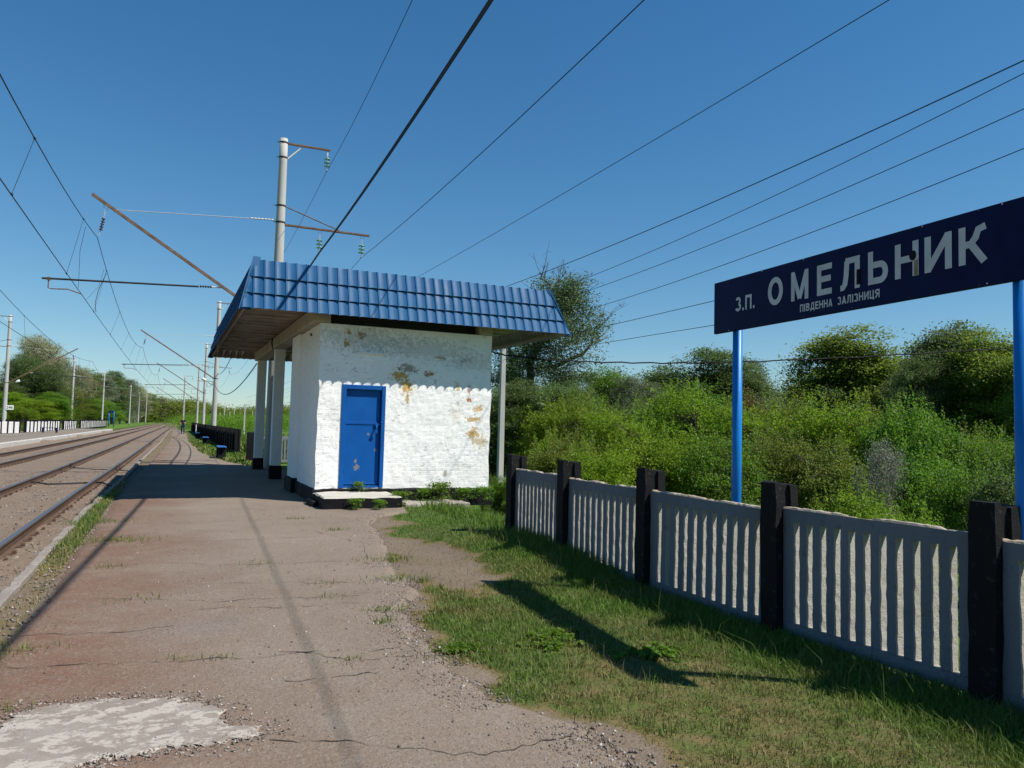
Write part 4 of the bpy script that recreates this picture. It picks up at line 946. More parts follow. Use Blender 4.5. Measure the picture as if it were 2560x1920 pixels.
ML = [(-14.0, 83.4), (-14.2, 137.7), (-12.9, 179.3), (-10.4, 238), (-10.2, 298), (-8.5, 323)]
LL = ['left mast with white number plate and lamp, nearest on the opposite side', 'second left mast, behind the white fence stretches', 'third left mast, in front of silvery green trees', 'fourth left mast, just past the blue sign posts', 'fifth left mast, on the bend of the far track', 'sixth left mast, thin and pale at the bend']
LMS = []
for i, (x, y) in enumerate(ML):
    o = dup(R1, (x, y, -.35), math.pi, LL[i]); LMS.append(o)
    if i == 0: number_mast = o
pm = R1.children[0].data
far = [(-7.6, 345.6, 'thin far mast on the left of the bend, nearest of the distant row'), (-6.6, 359.4, 'thin far mast left of the bend, second of the distant row'), (-5.8, 395.9, 'thin far mast left of the bend, third of the distant row'), (-3.9, 457, 'thin far mast standing alone before the dark wood'), (-.1, 489.7, 'far mast with small curved lamp arm above the vanishing rails'), (4.65, 479, 'thin far mast right above the vanishing rails'), (7.2, 346, 'thin pale mast just right of the walking person'), (9.4, 342, 'thin pale mast behind the second shelter-side mast'), (11.9, 535, 'farthest thin mast between the platform masts')]
for x, y, lab in far:
    o = link('catenary_mast', pm); o.location = (x, y, -.9); o.scale = (1.15, 1.15, .85); tag(o, lab, 'mast', 'catenary masts along the railway')
# platform lamps and the number plate belong to their masts
def lamp_on(mast, sgn, z):
    b = MB(); b.tube([(sgn*.16, 0, z-.12), (sgn*.45, 0, z), (sgn*.75, 0, z+.22)], .022, 6); o = b.build('lamp_arm', M['dark'], mast)
    b = MB(); b.tube([(sgn*.70, 0, z+.20), (sgn*.82, 0, z+.27), (sgn*1.0, 0, z+.36), (sgn*1.06, 0, z+.39)], [.05, .11, .13, .07], 12); b.build('lamp_head', M['lamp'], o, smooth=True)
lamp_on(lamp_mast, -1, 4.45); lamp_on(number_mast, -1, 4.7)
b = MB(); b.box((-.42, .17, 2.55), (.62, .02, .42)); p = b.build('number_plate', plain('plate_white', (.8, .8, .8), .5, .05), number_mast, bevel=.01)
cu = bpy.data.curves.new('digits', 'FONT'); cu.body = '246'; cu.size = .34; cu.align_x = 'CENTER'; cu.align_y = 'CENTER'; cu.offset = .006
o = bpy.data.objects.new('digits', cu); COL.objects.link(o); bpy.context.view_layer.update()
me = bpy.data.meshes.new_from_object(o.evaluated_get(bpy.context.evaluated_depsgraph_get())); bpy.data.objects.remove(o)
me.materials.clear(); me.materials.append(M['dark']); o = link('digits', me, p); o.matrix_local = Matrix.Translation((-.42, .183, 2.55)) @ Matrix(((-1, 0, 0, 0), (0, 0, 1, 0), (0, 1, 0, 0), (0, 0, 0, 1)))

# ------------------------------------------------------------------ overhead wires
def span(a, b_, sag, n=14):
    a, b_ = Vector(a), Vector(b_); return [a.lerp(b_, i/n)-Vector((0, 0, 4*sag*(i/n)*(1-i/n))) for i in range(n)]
def wire(name, pts, sag, r_, label, cat='wire', group='overhead wires', n=14, parent=None, off=(0, 0, 0)):
    P_ = []; sg_ = sag if isinstance(sag, list) else [sag]*(len(pts)-1)
    for a, b_, s_ in zip(pts[:-1], pts[1:], sg_): P_ += span(a, b_, s_, n)
    P_.append(Vector(pts[-1])); b = MB(); b.tube([p+Vector(off) for p in P_], r_, 5)
    o = b.build(name, M['wire'], parent)
    if parent is None: tag(o, label, cat, group)
    return o, P_
mx_ = [(x, y) for x, y in MR]
A = [(1.9, -12)]
mess = [(-2.35, -12, 7.1)]+[(x-5.42, y, 7.06) for x, y in mx_]
cont = [(-2.55, -12, 5.27)]+[(x-5.76, y, 5.26) for x, y in mx_]
mw, MP = wire('messenger_wire', mess, [1.02, .95, .9, .9, .9], .0105, 'dark messenger wire held by insulators above the near track', n=20)
wire('contact_wire', cont, .05, .0105, 'straight contact wire above the near track', n=10)
def drop(pts_, r_, par, ends=()):
    b = MB(); b.tube(pts_, r_, 4)
    for e in ends: b.tube([Vector(e)-Vector((0, .03, 0)), Vector(e)+Vector((0, .03, 0))], .022, 6)
    b.build('dropper', M['wire'], par)
for k in range(2, 78, 4):
    p = MP[k]; zc = float(np.interp(p.y, [c[1] for c in cont], [c[2] for c in cont]))-.03; xc = float(np.interp(p.y, [c[1] for c in cont], [c[0] for c in cont]))
    q_ = (xc, p.y+.12, zc); drop([p, q_], .0045, mw, (p, q_))
for s in (-1, 1): drop([(-2.33, 26.5+s*3.2, 6.65), (-2.45, 26.5+s*3.0, 6.0), (-2.62, 26.5+s*1.2, 5.27)], .005, mw)
drop([(-2.36, 31.0, 6.72), (-2.60, 31.2, 6.1), (-2.66, 31.0, 5.6), (-2.6, 30.8, 5.27)], .010, mw)
lm = [(-14.3, 30.0)]+ML
fm = [(-6.3, 30, 7.15)]+[(x+5.42, y, 6.95) for x, y in ML[:5]]; fm[1] = (-7.6, 83.4, 6.8)
fm = [(-6.0, -12, 7.1), (-6.35, 26.5, 7.1), (-7.1, 83.4, 6.9), (-8.2, 137.7, 6.9), (-7.3, 179.3, 6.9), (-5, 238, 6.9)]
mf, FP = wire('messenger_wire', fm, [.8, 1.0, .9, .8, .8], .012, 'messenger wire sagging above the far track', n=18)
cf = [(-6.0, -12, 5.25), (-6.2, 26.5, 5.25), (-7.2, 83.4, 5.2), (-8.3, 137.7, 5.2), (-7.4, 179.3, 5.2), (-5.1, 238, 5.2)]
wire('contact_wire', cf, .05, .012, 'contact wire above the far track', n=10)
for k in range(20, 60, 3):
    p = FP[k]; xc = float(np.interp(p.y, [c[1] for c in cf], [c[0] for c in cf])); drop([p, (xc, p.y+.1, 5.2)], .0055, mf, (p, (xc, p.y+.1, 5.2)))
drop([(-6.33, 27.5, 7.05), (-6.2, 28.5, 6.3), (-6.25, 29, 5.8), (-6.3, 28, 5.25)], .010, mf)
wire('feeder_wire', [(1.8, -14, 10.3)]+[(x+1.48, y, 10.28) for x, y in mx_], [1.2, .8, .8, .8, .8], .0075, 'thin single wire hanging from the topmost insulator of the shelter mast')
dbl = [(2.2, -14, 7.5)]+[(x+1.33, y, 7.38) for x, y in mx_]
tw = thing('feeder_cable', 'thick twin feeder cable running over the shelter roof', 'cable', (0, 0, 0), 0, 'overhead wires')
for s in (-.022, .022): wire('strand', dbl, [.55, .7, .7, .7, .7], .016, '', parent=tw, off=(s, 0, s*.4))
wire('feeder_wire', [(4.3, -14, 7.5)]+[(x+2.8, y, 7.38) for x, y in mx_], [.55, .7, .7, .7, .7], .0085, 'thin wire hanging from the outer lower insulator of the shelter mast')
# telegraph line on the right
def quad(p3, ys):
    Y = [p[1] for p in p3]; Zc = np.polyfit(Y, [p[2] for p in p3], 2); Xc = np.polyfit(Y, [p[0] for p in p3], 1); return [(float(np.polyval(Xc, y)), y, float(np.polyval(Zc, y))) for y in ys]
TX = 13.5; k_ = TX/15.6
def tel(name, p1, p2, zp, r_, label):
    f = lambda p: (TX, p[0]*k_, 1.5+(p[1]-1.5)*k_)
    pts_ = quad([f(p2), f(p1), (TX, 31.0, zp)], np.linspace(-2, 31, 24))
    pts_ += span((TX, 31, zp), (14.6, 90, zp-.3), .5, 10)+span((14.6, 90, zp-.3), (13.4, 158, zp-1.7), .4, 8)+[(13.4, 158, zp-1.7)]
    b = MB(); b.tube(pts_, r_, 5); tag(b.build(name, M['wire']), label, 'wire', 'overhead wires')
tel('telegraph_wire', (34.47, 8.82), (9.6, 9.29), 7.85, .013, 'uppermost of the four long wires sloping down right, thickest')
tel('telegraph_wire', (27.96, 7.84), (9.6, 9.02), 6.95, .009, 'second of the four long wires sloping down on the right')
tel('telegraph_wire', (26.97, 7.29), (9.6, 8.28), 6.5, .009, 'third of the four long wires sloping down on the right')
tel('telegraph_wire', (27.5, 6.49), (9.6, 7.46), 5.85, .009, 'lowest of the four long wires sloping down on the right')
tel('telegraph_wire', (28.47, 5.62), (19.3, 5.71), 5.05, .010, 'upper of two wires running behind the sign board')
tel('telegraph_wire', (25.8, 4.98), (19.3, 4.93), 4.55, .009, 'lower of two wires running behind the sign board')
b = MB(); b.tube(quad([(9.6, 8, 8.1), (9.6, 30.6, 8.0), (9.6, 55, 8.4)], np.linspace(-2, 60, 40))+[(9.8, 120, 8.2)], .008, 5); tag(b.build('overhead_wire', M['wire']), 'single thin wire crossing the sky above the middle of the roof', 'wire', 'overhead wires')
cp = [(5.95, 14.35, 3.05), (6.31, 14.64, 3.04), (7.3, 14.7, 3.0), (8.54, 14.73, 3.02), (10.4, 14.5, 3.09), (12.24, 14.16, 3.2), (15.65, 13.72, 3.5), (20.12, 12.79, 3.95), (26, 11.4, 4.7)]
b = MB(); b.tube([(p[0], p[1], p[2]+.012*math.sin(i*2.1)) for i, p in enumerate(quad_pts for quad_pts in [tuple(float(np.interp(t, np.linspace(0, 1, len(cp)), [c[q] for c in cp])) for q in range(3)) for t in np.linspace(0, 1, 60)])], .017, 6)
tag(b.build('power_cable', M['black']), 'thick black cable slung from the shelter wall past the sign posts', 'cable', 'overhead wires')
b = MB(); a_, e_ = Vector((3.1, 65.5, 4.5)), Vector((2.45, 25.5, 3.35)); b.tube([a_.lerp(e_, t)-Vector((0, 0, 4*.95*t*(1-t))) for t in np.linspace(0, 1, 26)], .02, 5)
tag(b.build('hanging_cable', M['wire']), 'slack dark cable drooping from the lamp mast to the shelter column', 'cable', 'overhead wires')
# telegraph poles
def tpole(name, x, y, z0, z1, wd, label, arms=True):
    t = thing(name, label, 'pole', (x, y, 0), 0, 'telegraph poles in the meadow')
    b = MB(); n = 6
    b.add([(sx_*wd/2*(1-.25*i/n), sy_*wd/2*(1-.25*i/n), z0+(z1-z0)*i/n) for i in range(n+1) for sx_, sy_ in ((-1, -1), (1, -1), (1, 1), (-1, 1))], [(i*4+e, i*4+(e+1) % 4, (i+1)*4+(e+1) % 4, (i+1)*4+e) for i in range(n) for e in range(4)]+[(n*4, n*4+1, n*4+2, n*4+3)])
    b.build('pole', M['pole'], t, bevel=.015)
    if arms:
        b = MB(); b.bar((-.75, 0, z1-.55), (.75, 0, z1-.55), .06, .07); o = b.build('crossarm', M['dark'], t)
        b = MB()
        for xx in (-.7, -.4, .4, .7): b.tube([(xx, 0, z1-.52), (xx, 0, z1-.35)], .015, 6); b.lathe([(.05, 0), (.085, .06), (.06, .17), (.0001, .2)], 8, (xx, 0, z1-.38))
        for xx in (-.16, .16): b.tube([(xx*.3, 0, z1-.05), (xx, 0, z1+.1), (xx, 0, z1+.3)], .018, 6); b.lathe([(.05, 0), (.085, .06), (.06, .17), (.0001, .2)], 8, (xx, 0, z1+.24))
        b.build('insulator', M['brown_ins'], o)
    return t
tpole('telegraph_pole', 13.5, 31.2, -1.4, 7.15, .25, 'square grey concrete pole just right of the shelter wall')
tpole('telegraph_pole', 13.4, 158.5, -1.4, 4.4, .30, 'nearest pale pole in the meadow, with dark insulators on its crossarm')
for x, y, z0, z1, lab, ar in ((15, 223.8, -1.3, 4.0, 'pale pole without arms in the meadow, left of the insulator pole', False), (16.9, 277.6, -.9, 6.0, 'tall thin pale pole far across the meadow', False), (13.7, 246.3, -.9, 3.9, 'short pale pole right beside the lamp mast foot', False), (25.3, 350.6, .5, 6.4, 'small pale pole near the distant trees', False), (37.5, 400, 1.0, 7.0, 'farthest pale pole, at the column edge', False)):
    tpole('telegraph_pole', x, y, z0, z1, .34, lab, ar)

# ------------------------------------------------------------------ small platform furniture
def bench(label, loc, rz, top, leg):
    t = thing('platform_bench', label, 'bench', loc, rz, 'platform benches')
    b = MB()
    for k in (-1, 0, 1): b.box((k*.11, 0, .45), (.095, 1.5, .04))
    b.build('seat', top, t, bevel=.005)
    for s in (-1, 1):
        b = MB(); b.box((0, s*.55, .215), (.30, .10, .43)); b.build('leg', leg, t, bevel=.01)
bench('blue bench in the fence shade, nearest beyond the shelter', (1.95, 33.0, 0), 0, M['bench_blue'], M['black'])
bench('blue bench along the black fence, second beyond the shelter', (2.05, 50.5, 0), 0, M['bench_blue'], M['black'])
bench('farthest blue bench, in front of the black fence near the walking person', (2.1, 67, 0), 0, M['bench_blue'], M['black'])
bench('small dark bench standing alone on the opposite platform', (-9.8, 79.4, 0), R(80), M['navy'], M['navy'])
b = MB(); rough_box(b, 2.66, 3.02, 29.9, 30.15, -.2, 1.1, 0, .015); tag(b.build('tarred_post', M['black'], bevel=.05), 'stout black tarred post beside the left shelter column', 'post')
b = MB(); b.tube([(0, 0, -.1), (0, 0, 1.05)], .035, 8); o = b.build('marker_stake', M['wfence'], loc=(2.35, 80, 0)); tag(o, 'thin white stake in front of the black fence', 'stake')
fs_ = thing('station_sign', 'blue station sign seen edge-on at the far end of the opposite platform', 'sign', (-10.0, 160, 0))
for dy, dx in ((-1.2, -.1), (1.2, .12)):
    b = MB(); b.tube([(dx*3, dy, -.3), (dx*3, dy, 2.7)], .07, 10); b.build('post', M['blue_post'], fs_, smooth=True)
b = MB(); b.bar((-.35, -1.6, 2.6), (.35, 1.6, 2.6), .08, .5); b.build('board', M['navy'], fs_)

# ------------------------------------------------------------------ person walking on the platform
def skinned(name, verts, edges, radii, mat, parent=None, sub=1):
    me = bpy.data.meshes.new(name); me.from_pydata(verts, edges, []); me.materials.append(mat); o = link(name, me, parent)
    sk_ = o.modifiers.new('skin', 'SKIN'); sk_.use_smooth_shade = True
    for i, r_ in enumerate(radii): me.skin_vertices[0].data[i].radius = (r_, r_) if not isinstance(r_, tuple) else r_
    me.skin_vertices[0].data[0].use_root = True
    if sub: s = o.modifiers.new('sub', 'SUBSURF'); s.levels = s.render_levels = sub
    return o
J = [(0, 0, .92), (0, 0, 1.10), (0, -.01, 1.28), (0, 0, 1.42), (0, -.01, 1.50), (0, -.03, 1.60), (0, -.02, 1.68),
     (.10, 0, .88), (.12, -.16, .50), (.12, -.10, .08), (.12, -.26, .04), (-.10, 0, .88), (-.11, .02, .48), (-.11, .24, .10), (-.11, .12, .03),
     (.19, 0, 1.38), (.26, -.03, 1.10), (.16, -.24, 1.12), (.08, -.30, 1.18), (-.19, 0, 1.38), (-.27, .04, 1.10), (-.20, -.20, 1.04), (-.14, -.29, 1.08)]
Ed = [(0, 1), (1, 2), (2, 3), (3, 4), (4, 5), (5, 6), (0, 7), (7, 8), (8, 9), (9, 10), (0, 11), (11, 12), (12, 13), (13, 14), (3, 15), (15, 16), (16, 17), (17, 18), (3, 19), (19, 20), (20, 21), (21, 22)]
Rd = [.13, (.135, .10), (.155, .11), .09, .055, .095, .075, .085, .06, .042, .035, .085, .06, .042, .035, .06, .042, .032, .035, .06, .042, .032, .035]
pe = skinned('person', J, Ed, Rd, M['skin']); pe.location = (1.24, 85.3, .02)
tag(pe, 'person in dark shirt and blue jeans walking along the platform, hands raised in front', 'person')
skinned('trousers', [J[0], J[7], J[8], (.12, -.10, .10), J[11], J[12], (-.11, .235, .12)], [(0, 1), (1, 2), (2, 3), (0, 4), (4, 5), (5, 6)], [.145, .10, .075, .06, .10, .075, .06], M['jeans'], pe)
skinned('shirt', [J[1], J[2], J[3], J[15], (.235, -.02, 1.2), J[19], (-.24, .02, 1.2), (0, 0, .95)], [(0, 1), (1, 2), (2, 3), (3, 4), (2, 5), (5, 6), (0, 7)], [.15, (.17, .125), .105, .075, .062, .075, .062, .15], M['shirt'], pe)
skinned('hair', [(0, 0, 1.64), (0, .0, 1.70)], [(0, 1)], [.088, .085], M['hair'], pe)
skinned('shoe', [(.12, -.08, .06), (.12, -.27, .045)], [(0, 1)], [.055, .045], M['dark'], pe, 0)
skinned('shoe', [(-.11, .26, .10), (-.11, .10, .04)], [(0, 1)], [.055, .045], M['dark'], pe, 0)
fb = MB()
for s, c0 in ((1, J[18]), (-1, J[22])):
    for k in range(4):
        bx = c0[0]+(-s)*.0+(k-1.5)*.02; L_ = (.07, .08, .075, .06)[k]; fb.tube([(bx, c0[1]-.02, c0[2]), (bx, c0[1]-.02-L_*.6, c0[2]+.02), (bx, c0[1]-.01-L_*.8, c0[2]+.05)], [.010, .009, .007], 6)
    fb.tube([(c0[0]+.04*s, c0[1], c0[2]), (c0[0]+.06*s, c0[1]-.03, c0[2]+.04)], [.011, .008], 6)
fb.tube([(0, -.125, 1.60), (0, -.15, 1.57), (0, -.118, 1.555)], [.008, .016, .01], 6)
fb.build('hands', M['skin'], pe)

# ------------------------------------------------------------------ vegetation
def leaves(C, size, up_bias=.95, aspect=.6):
    n = len(C); nrm = rng.normal(0, 1, (n, 3)); nrm[:, 2] = np.abs(nrm[:, 2])+up_bias; nrm /= np.linalg.norm(nrm, axis=1)[:, None]
    t = rng.normal(0, 1, (n, 3)); t -= (t*nrm).sum(1)[:, None]*nrm; t /= np.linalg.norm(t, axis=1)[:, None]; b = np.cross(nrm, t)
    s = (size*rng.uniform(.55, 1.3, n))[:, None]
    V = np.stack([C-t*s*.5, C+b*s*.5*aspect-nrm*s*.08, C+t*s*.55-nrm*s*.12, C-b*s*.5*aspect-nrm*s*.08], 1)
    return V.reshape(-1, 3), np.arange(n*4).reshape(n, 4)
def grow(seed, h, r, nclump, per, leaf, base=.15, shape='round', sig=.1, stems=1, lean=0, gap=0., shoots=0., nlobe=11):
    """returns (wood MB, leaf centres)"""
    q = random.Random(seed); g = np.random.default_rng(seed); wood = MB(); cents = []
    st = []
    for s in range(stems):
        a = q.uniform(0, 6.28); sp = 0 if stems == 1 else r*.45*q.uniform(.5, 1.2); hh = h*(.60 if stems == 1 else q.uniform(.62, .88))
        pts_ = [Vector((.1*sp*math.cos(a), .1*sp*math.sin(a), -.3))]
        for k in range(1, 7):
            f = k/6; pts_.append(Vector((sp*f*math.cos(a)+lean*f*f+q.gauss(0, .03*h*.4), sp*f*math.sin(a)+q.gauss(0, .03*h*.4), hh*f)))
        r0 = h*(.022 if stems == 1 else .011); wood.tube(pts_, [r0*(1-.8*k/6) for k in range(7)], 6); st.append((pts_, hh, r0))
    lobes = []; L_ = nlobe
    for k in range(L_):
        z = base+(1-base)*(.16+.74*((k+.5)/L_)**.85)+q.gauss(0, .03)
        env = {'round': math.sqrt(max(.05, 1-((z-(base+.96)/2)/((1.12-base)/2))**2)), 'cone': (1.05-z)**.6, 'column': min(1, (1.08-z)*2.4)*.85, 'blob': max(.25, 1-max(0, z-.35)**1.6*1.6)}[shape]
        a = k*2.39996+q.gauss(0, .5); d_ = r*env*(.62*q.random()**.5 if k < L_-1 else .15); rad = r*q.uniform(.30, .48)
        lobes.append((Vector((d_*math.cos(a), d_*math.sin(a), z*h)), rad, min(rad*1.05, .2*h)))
    for c in range(nclump):
        for _ in range(30):
            lc, lr, lz = lobes[int(q.random()**.62*L_)]; dv = Vector((q.gauss(0, 1), q.gauss(0, 1), q.gauss(0, 1)+.25)).normalized()*(q.random()**.30)
            p = lc+Vector((dv.x*lr, dv.y*lr, dv.z*lz))
            if p.z < base*h*.8: continue
            if gap and mnoise.noise(p*(2.6/r)+Vector((seed, 0, 0))) < -.5+gap: continue
            break
        pts_, hh, r0 = min(st, key=lambda s_: (s_[0][3]-p).length)
        f = max(.12, min(.97, (p.z-.30*math.hypot(p.x, p.y)-.12*h)/hh)); i = min(5, int(f*6)); a0 = pts_[i].lerp(pts_[i+1], f*6-i)
        mid = a0.lerp(p, .5)+Vector((q.gauss(0, .03), q.gauss(0, .03), .05))*h*.3
        wood.tube([a0, mid, mid.lerp(p, .55)], [r0*.30, r0*.17, r0*.05], 4, cap=False)
        if shoots and q.random() < shoots:
            ln = h*q.uniform(.10, .24); k_ = int(per*.5); tt = g.random(k_); dr_ = np.array([q.gauss(0, .22), q.gauss(0, .22), 1.0])
            cents.append(np.array(p)+tt[:, None]*dr_*ln+g.normal(0, 1, (k_, 3))*(.018*h*(1.15-tt))[:, None]); wood.tube([p, p+Vector(dr_)*ln], [r0*.08, r0*.03], 3, cap=False)
        m = int(per*q.uniform(.6, 1.4)); sg_ = sig*h*q.uniform(.7, 1.25)
        P_ = g.normal(0, 1, (m, 3))*np.array([sg_, sg_, sg_*.62])+np.array(p)
        cents.append(P_)
    return wood, np.concatenate(cents)
PROTO = {}
def proto(key, seed, h, r, nclump, per, leaf, mat, bark='bark', twigs=True, **kw):
    wood, C = grow(seed, h, r, nclump, per, leaf, **kw)
    C = C[C[:, 2] > .02*h]; kz = h/np.percentile(C[:, 2], 99.3); kr = r/np.percentile(np.hypot(C[:, 0], C[:, 1]), 93); C = C*np.array([kr, kr, kz]); wood.v = [(v[0]*kr, v[1]*kr, v[2]*kz) for v in wood.v]
    V, F = leaves(C, leaf)
    me = npmesh('crown', V, F, M[mat])
    wm = bpy.data.meshes.new('trunk'); wm.from_pydata(wood.v, [], wood.f); wm.materials.append(M[bark]); wm.polygons.foreach_set('use_smooth', [True]*len(wm.polygons))
    PROTO[key] = (me, wm, h, r)
# unit sizes are real metres; copies are scaled to fit
proto('shrub_a', 11, 4.0, 2.0, 330, 80, .085, 'leaf_lime', shape='blob', base=.0, sig=.036, stems=7, shoots=.55, gap=.12)
proto('shrub_b', 12, 4.0, 2.1, 330, 80, .088, 'leaf_green', shape='blob', base=.0, sig=.037, stems=6, shoots=.55, gap=.12)
proto('shrub_c', 13, 4.0, 1.7, 300, 75, .08, 'leaf_lime', shape='round', base=.0, sig=.034, stems=5, shoots=.55, gap=.12)
proto('sapling', 14, 4.0, 1.8, 250, 55, .075, 'leaf_olive', shape='blob', base=.03, sig=.038, stems=5, shoots=.55, gap=.12)
proto('thorn', 15, 3.0, 1.1, 170, 70, .045, 'blossom', bark='bark_pale', shape='round', base=.05, sig=.04, stems=7)
proto('tree_a', 21, 10., 3.6, 620, 130, .165, 'leaf_dark', shape='round', base=.04, sig=.032, gap=.06, nlobe=20)
proto('tree_b', 22, 10., 3.2, 620, 130, .165, 'leaf_olive', shape='column', base=.02, sig=.032, gap=.08, nlobe=22)
proto('tree_c', 23, 10., 3.8, 560, 115, .16, 'leaf_silver', shape='round', base=.0, sig=.032, nlobe=14, bark='bark_pale', gap=.2)
proto('tree_d', 24, 10., 3.8, 540, 110, .15, 'leaf_green', shape='blob', base=.0, sig=.032, nlobe=20)
proto('willow', 25, 10., 3.9, 560, 130, .12, 'leaf_pale', shape='round', base=.04, sig=.028, nlobe=12, bark='bark_pale', gap=.1)
CO = Vector((0, 0, 1.5))
def ray(x, y): return r2*((x-1280)/1900)+u2*((960-y)/1900)+fwd
def plant(key, px, ytop, d, label, width=None, zg=None, mat=None, rz=None, name=None, cat=None, group=None, bark=None):
    """stand a plant on the ground at its real distance; height and width are worked out from the survey"""
    me, wm, h, r_ = PROTO[key]; p = CO+ray(px, ytop)*d; z0 = ground_z(p.x, p.y)-.05 if zg is None else zg
    H = p.z-z0; sc = H/h; sw = sc if width is None else (width*d/1900/2)/(r_*1.06)
    nm = name or ('bush' if key in ('shrub_a', 'shrub_b', 'shrub_c', 'sapling', 'thorn') else 'tree'); bush = nm == 'bush'
    t = thing(nm, label, cat or nm, (p.x, p.y, z0), rnd.uniform(0, 6.28) if rz is None else rz, group or ('bushes behind the fence' if bush else 'trees beyond the station'))
    t.scale = (sw, sw, sc)
    a = link('foliage' if bush else 'crown', me, t); b_ = link('stem' if bush else 'trunk', wm, t)
    if mat: relink(a, M[mat])
    if bark: relink(b_, M[bark])
    return t
# thicket on the right, back to front
TB = 'bushes behind the fence'
plant('tree_d', 1515, 928, 46, 'rounded green tree standing behind the lime bushes right of the dead tree', 190, mat='leaf_green')
plant('tree_c', 1585, 950, 44, 'silvery green small tree beside the rounded green tree', 170)
plant('tree_b', 1640, 946, 62, 'small brownish tree far off, between two darker ones', 95)
plant('tree_a', 1700, 985, 58, 'low dark tree in the gap left of the broad dark tree', 140)
plant('tree_a', 1770, 882, 52, 'broad dark tree behind the left blue sign post', 310)
plant('tree_c', 1862, 908, 58, 'pale feathery tree just right of the left blue post', 165)
plant('tree_b', 2010, 946, 60, 'slender pale green tree alone in the skyline gap', 140)
plant('sapling', 1925, 985, 40, 'sparse thin bush top in the skyline gap', 120, mat='leaf_silver')
plant('tree_b', 2135, 838, 46, 'tall round topped olive tree in the middle of the right skyline', 300, mat='leaf_olive')
plant('tree_a', 2060, 975, 44, 'dark low tree at the foot of the tall olive tree', 150)
plant('tree_a', 2235, 960, 42, 'dark tree filling the dip between the two tall right trees', 160)
plant('tree_b', 2370, 828, 36, 'tall ragged tree with an open crown left of the right blue post', 260, mat='leaf_dark')
plant('tree_d', 2305, 895, 34, 'bushy dark side tree leaning out left of the ragged tree', 170, mat='leaf_dark')
plant('tree_b', 2490, 845, 33, 'tall olive tree directly beside the right blue post', 270)
plant('tree_d', 2600, 880, 30, 'tree cut off by the right edge of the picture', 220, mat='leaf_olive')
rows = [
 ('sapling', 1255, 985, 40, 'olive', 'thin olive bush close to the shelter wall behind the grey pole', 170, None),
 ('tree_d', 1300, 960, 38, 'leaf_dark', 'dark green undergrowth tree at the foot of the dead tree', 220, None),
 ('tree_d', 1420, 965, 36, 'leaf_dark', 'dark green undergrowth tree right of the dead tree foot', 220, None),
 ('shrub_b', 1600, 1010, 27, 'leaf_dark', 'dark bush in the second row above the third fence post', 250, None),
 ('shrub_a', 1405, 992, 22, 'leaf_lime', 'lime green bush right of the grey pole', 230, None),
 ('shrub_c', 1320, 1010, 37, 'leaf_green', 'green bush directly right of the grey pole foot', 150, None),
 ('sapling', 1460, 985, 25, 'leaf_olive', 'olive brown bush between two lime bushes', 210, None),
 ('shrub_a', 1530, 1015, 21, 'leaf_lime', 'lime bush above the second fence post', 240, None),
 ('shrub_c', 1690, 968, 23, 'leaf_lime', 'tall pointed bush left of the blue sign post', 240, None),
 ('shrub_a', 1770, 975, 24, 'leaf_green', 'green bush directly left of the blue sign post', 230, None),
 ('shrub_b', 1865, 980, 26, 'leaf_russet', 'russet tinged bush right of the blue sign post', 150, None),
 ('shrub_a', 1900, 1005, 22, 'leaf_lime', 'yellow green bush right of the blue sign post', 240, None),
 ('shrub_c', 1985, 1000, 23, 'leaf_olive', 'olive bush under the skyline gap', 220, None),
 ('shrub_a', 2075, 1000, 21, 'leaf_lime', 'yellow green bush under the tall olive tree', 250, None),
 ('shrub_a', 2170, 1000, 22, 'leaf_olive', 'olive bush above the blossoming thorn', 230, None),
 ('shrub_b', 2265, 1010, 20, 'leaf_green', 'bright green bush right of the blossoming thorn', 250, None),
 ('shrub_b', 2370, 1060, 18, 'leaf_green', 'green bush below the ragged tree', 250, None),
 ('sapling', 2440, 1075, 19, 'leaf_olive', 'olive undergrowth bush below the tall olive tree at right', 230, None),
 ('shrub_a', 2520, 1085, 16, 'leaf_green', 'green bush against the right blue post', 260, None),
 ('shrub_b', 1385, 1090, 17, 'leaf_lime', 'low green bush behind the first fence panel', 200, None),
 ('shrub_a', 1420, 1085, 16, 'leaf_olive', 'low olive bush behind the second fence post', 240, None),
 ('shrub_a', 1500, 1110, 14, 'leaf_lime', 'low lime bush above the second fence panel', 260, None),
 ('shrub_b', 1590, 1090, 15, 'leaf_lime', 'low yellow green bush behind the third fence post', 270, None),
 ('shrub_a', 1700, 1075, 15, 'leaf_lime', 'lime bush above the chipped third fence panel', 270, None),
 ('shrub_c', 1790, 1090, 14, 'leaf_green', 'low green bush at the foot of the left blue post', 240, None),
 ('sapling', 1890, 1080, 15, 'leaf_olive', 'open olive bush with bare twigs behind the fourth fence post', 280, None),
 ('shrub_a', 1990, 1085, 15, 'leaf_olive', 'olive bush left of the blossoming thorn', 260, None),
 ('shrub_b', 2090, 1120, 14, 'leaf_olive', 'low olive bush behind the fourth fence panel', 260, None),
 ('shrub_c', 2150, 1225, 10.5, 'leaf_lime', 'low yellow green bush just over the fourth fence panel', 230, None),
 ('shrub_a', 2270, 1275, 9.5, 'leaf_lime', 'lowest yellow green bush peeping over the fourth fence panel near the fifth post', 250, None),
 ('shrub_b', 2310, 1130, 14, 'leaf_green', 'green bush behind the blossoming thorn', 270, None),
 ('shrub_a', 2420, 1150, 12, 'leaf_green', 'lit green bush left of the right blue post', 250, None),
 ('shrub_b', 2530, 1180, 11, 'leaf_dark', 'dark bush at the right picture edge', 260, None),
 ('shrub_b', 2640, 1120, 12, 'leaf_green', 'green bush beyond the right blue post', 280, None),
]
for key, px, yt, d_, mt, lab, wd, zg in rows:
    plant(key, px, yt, d_, lab, wd, zg, None if mt not in M else mt)
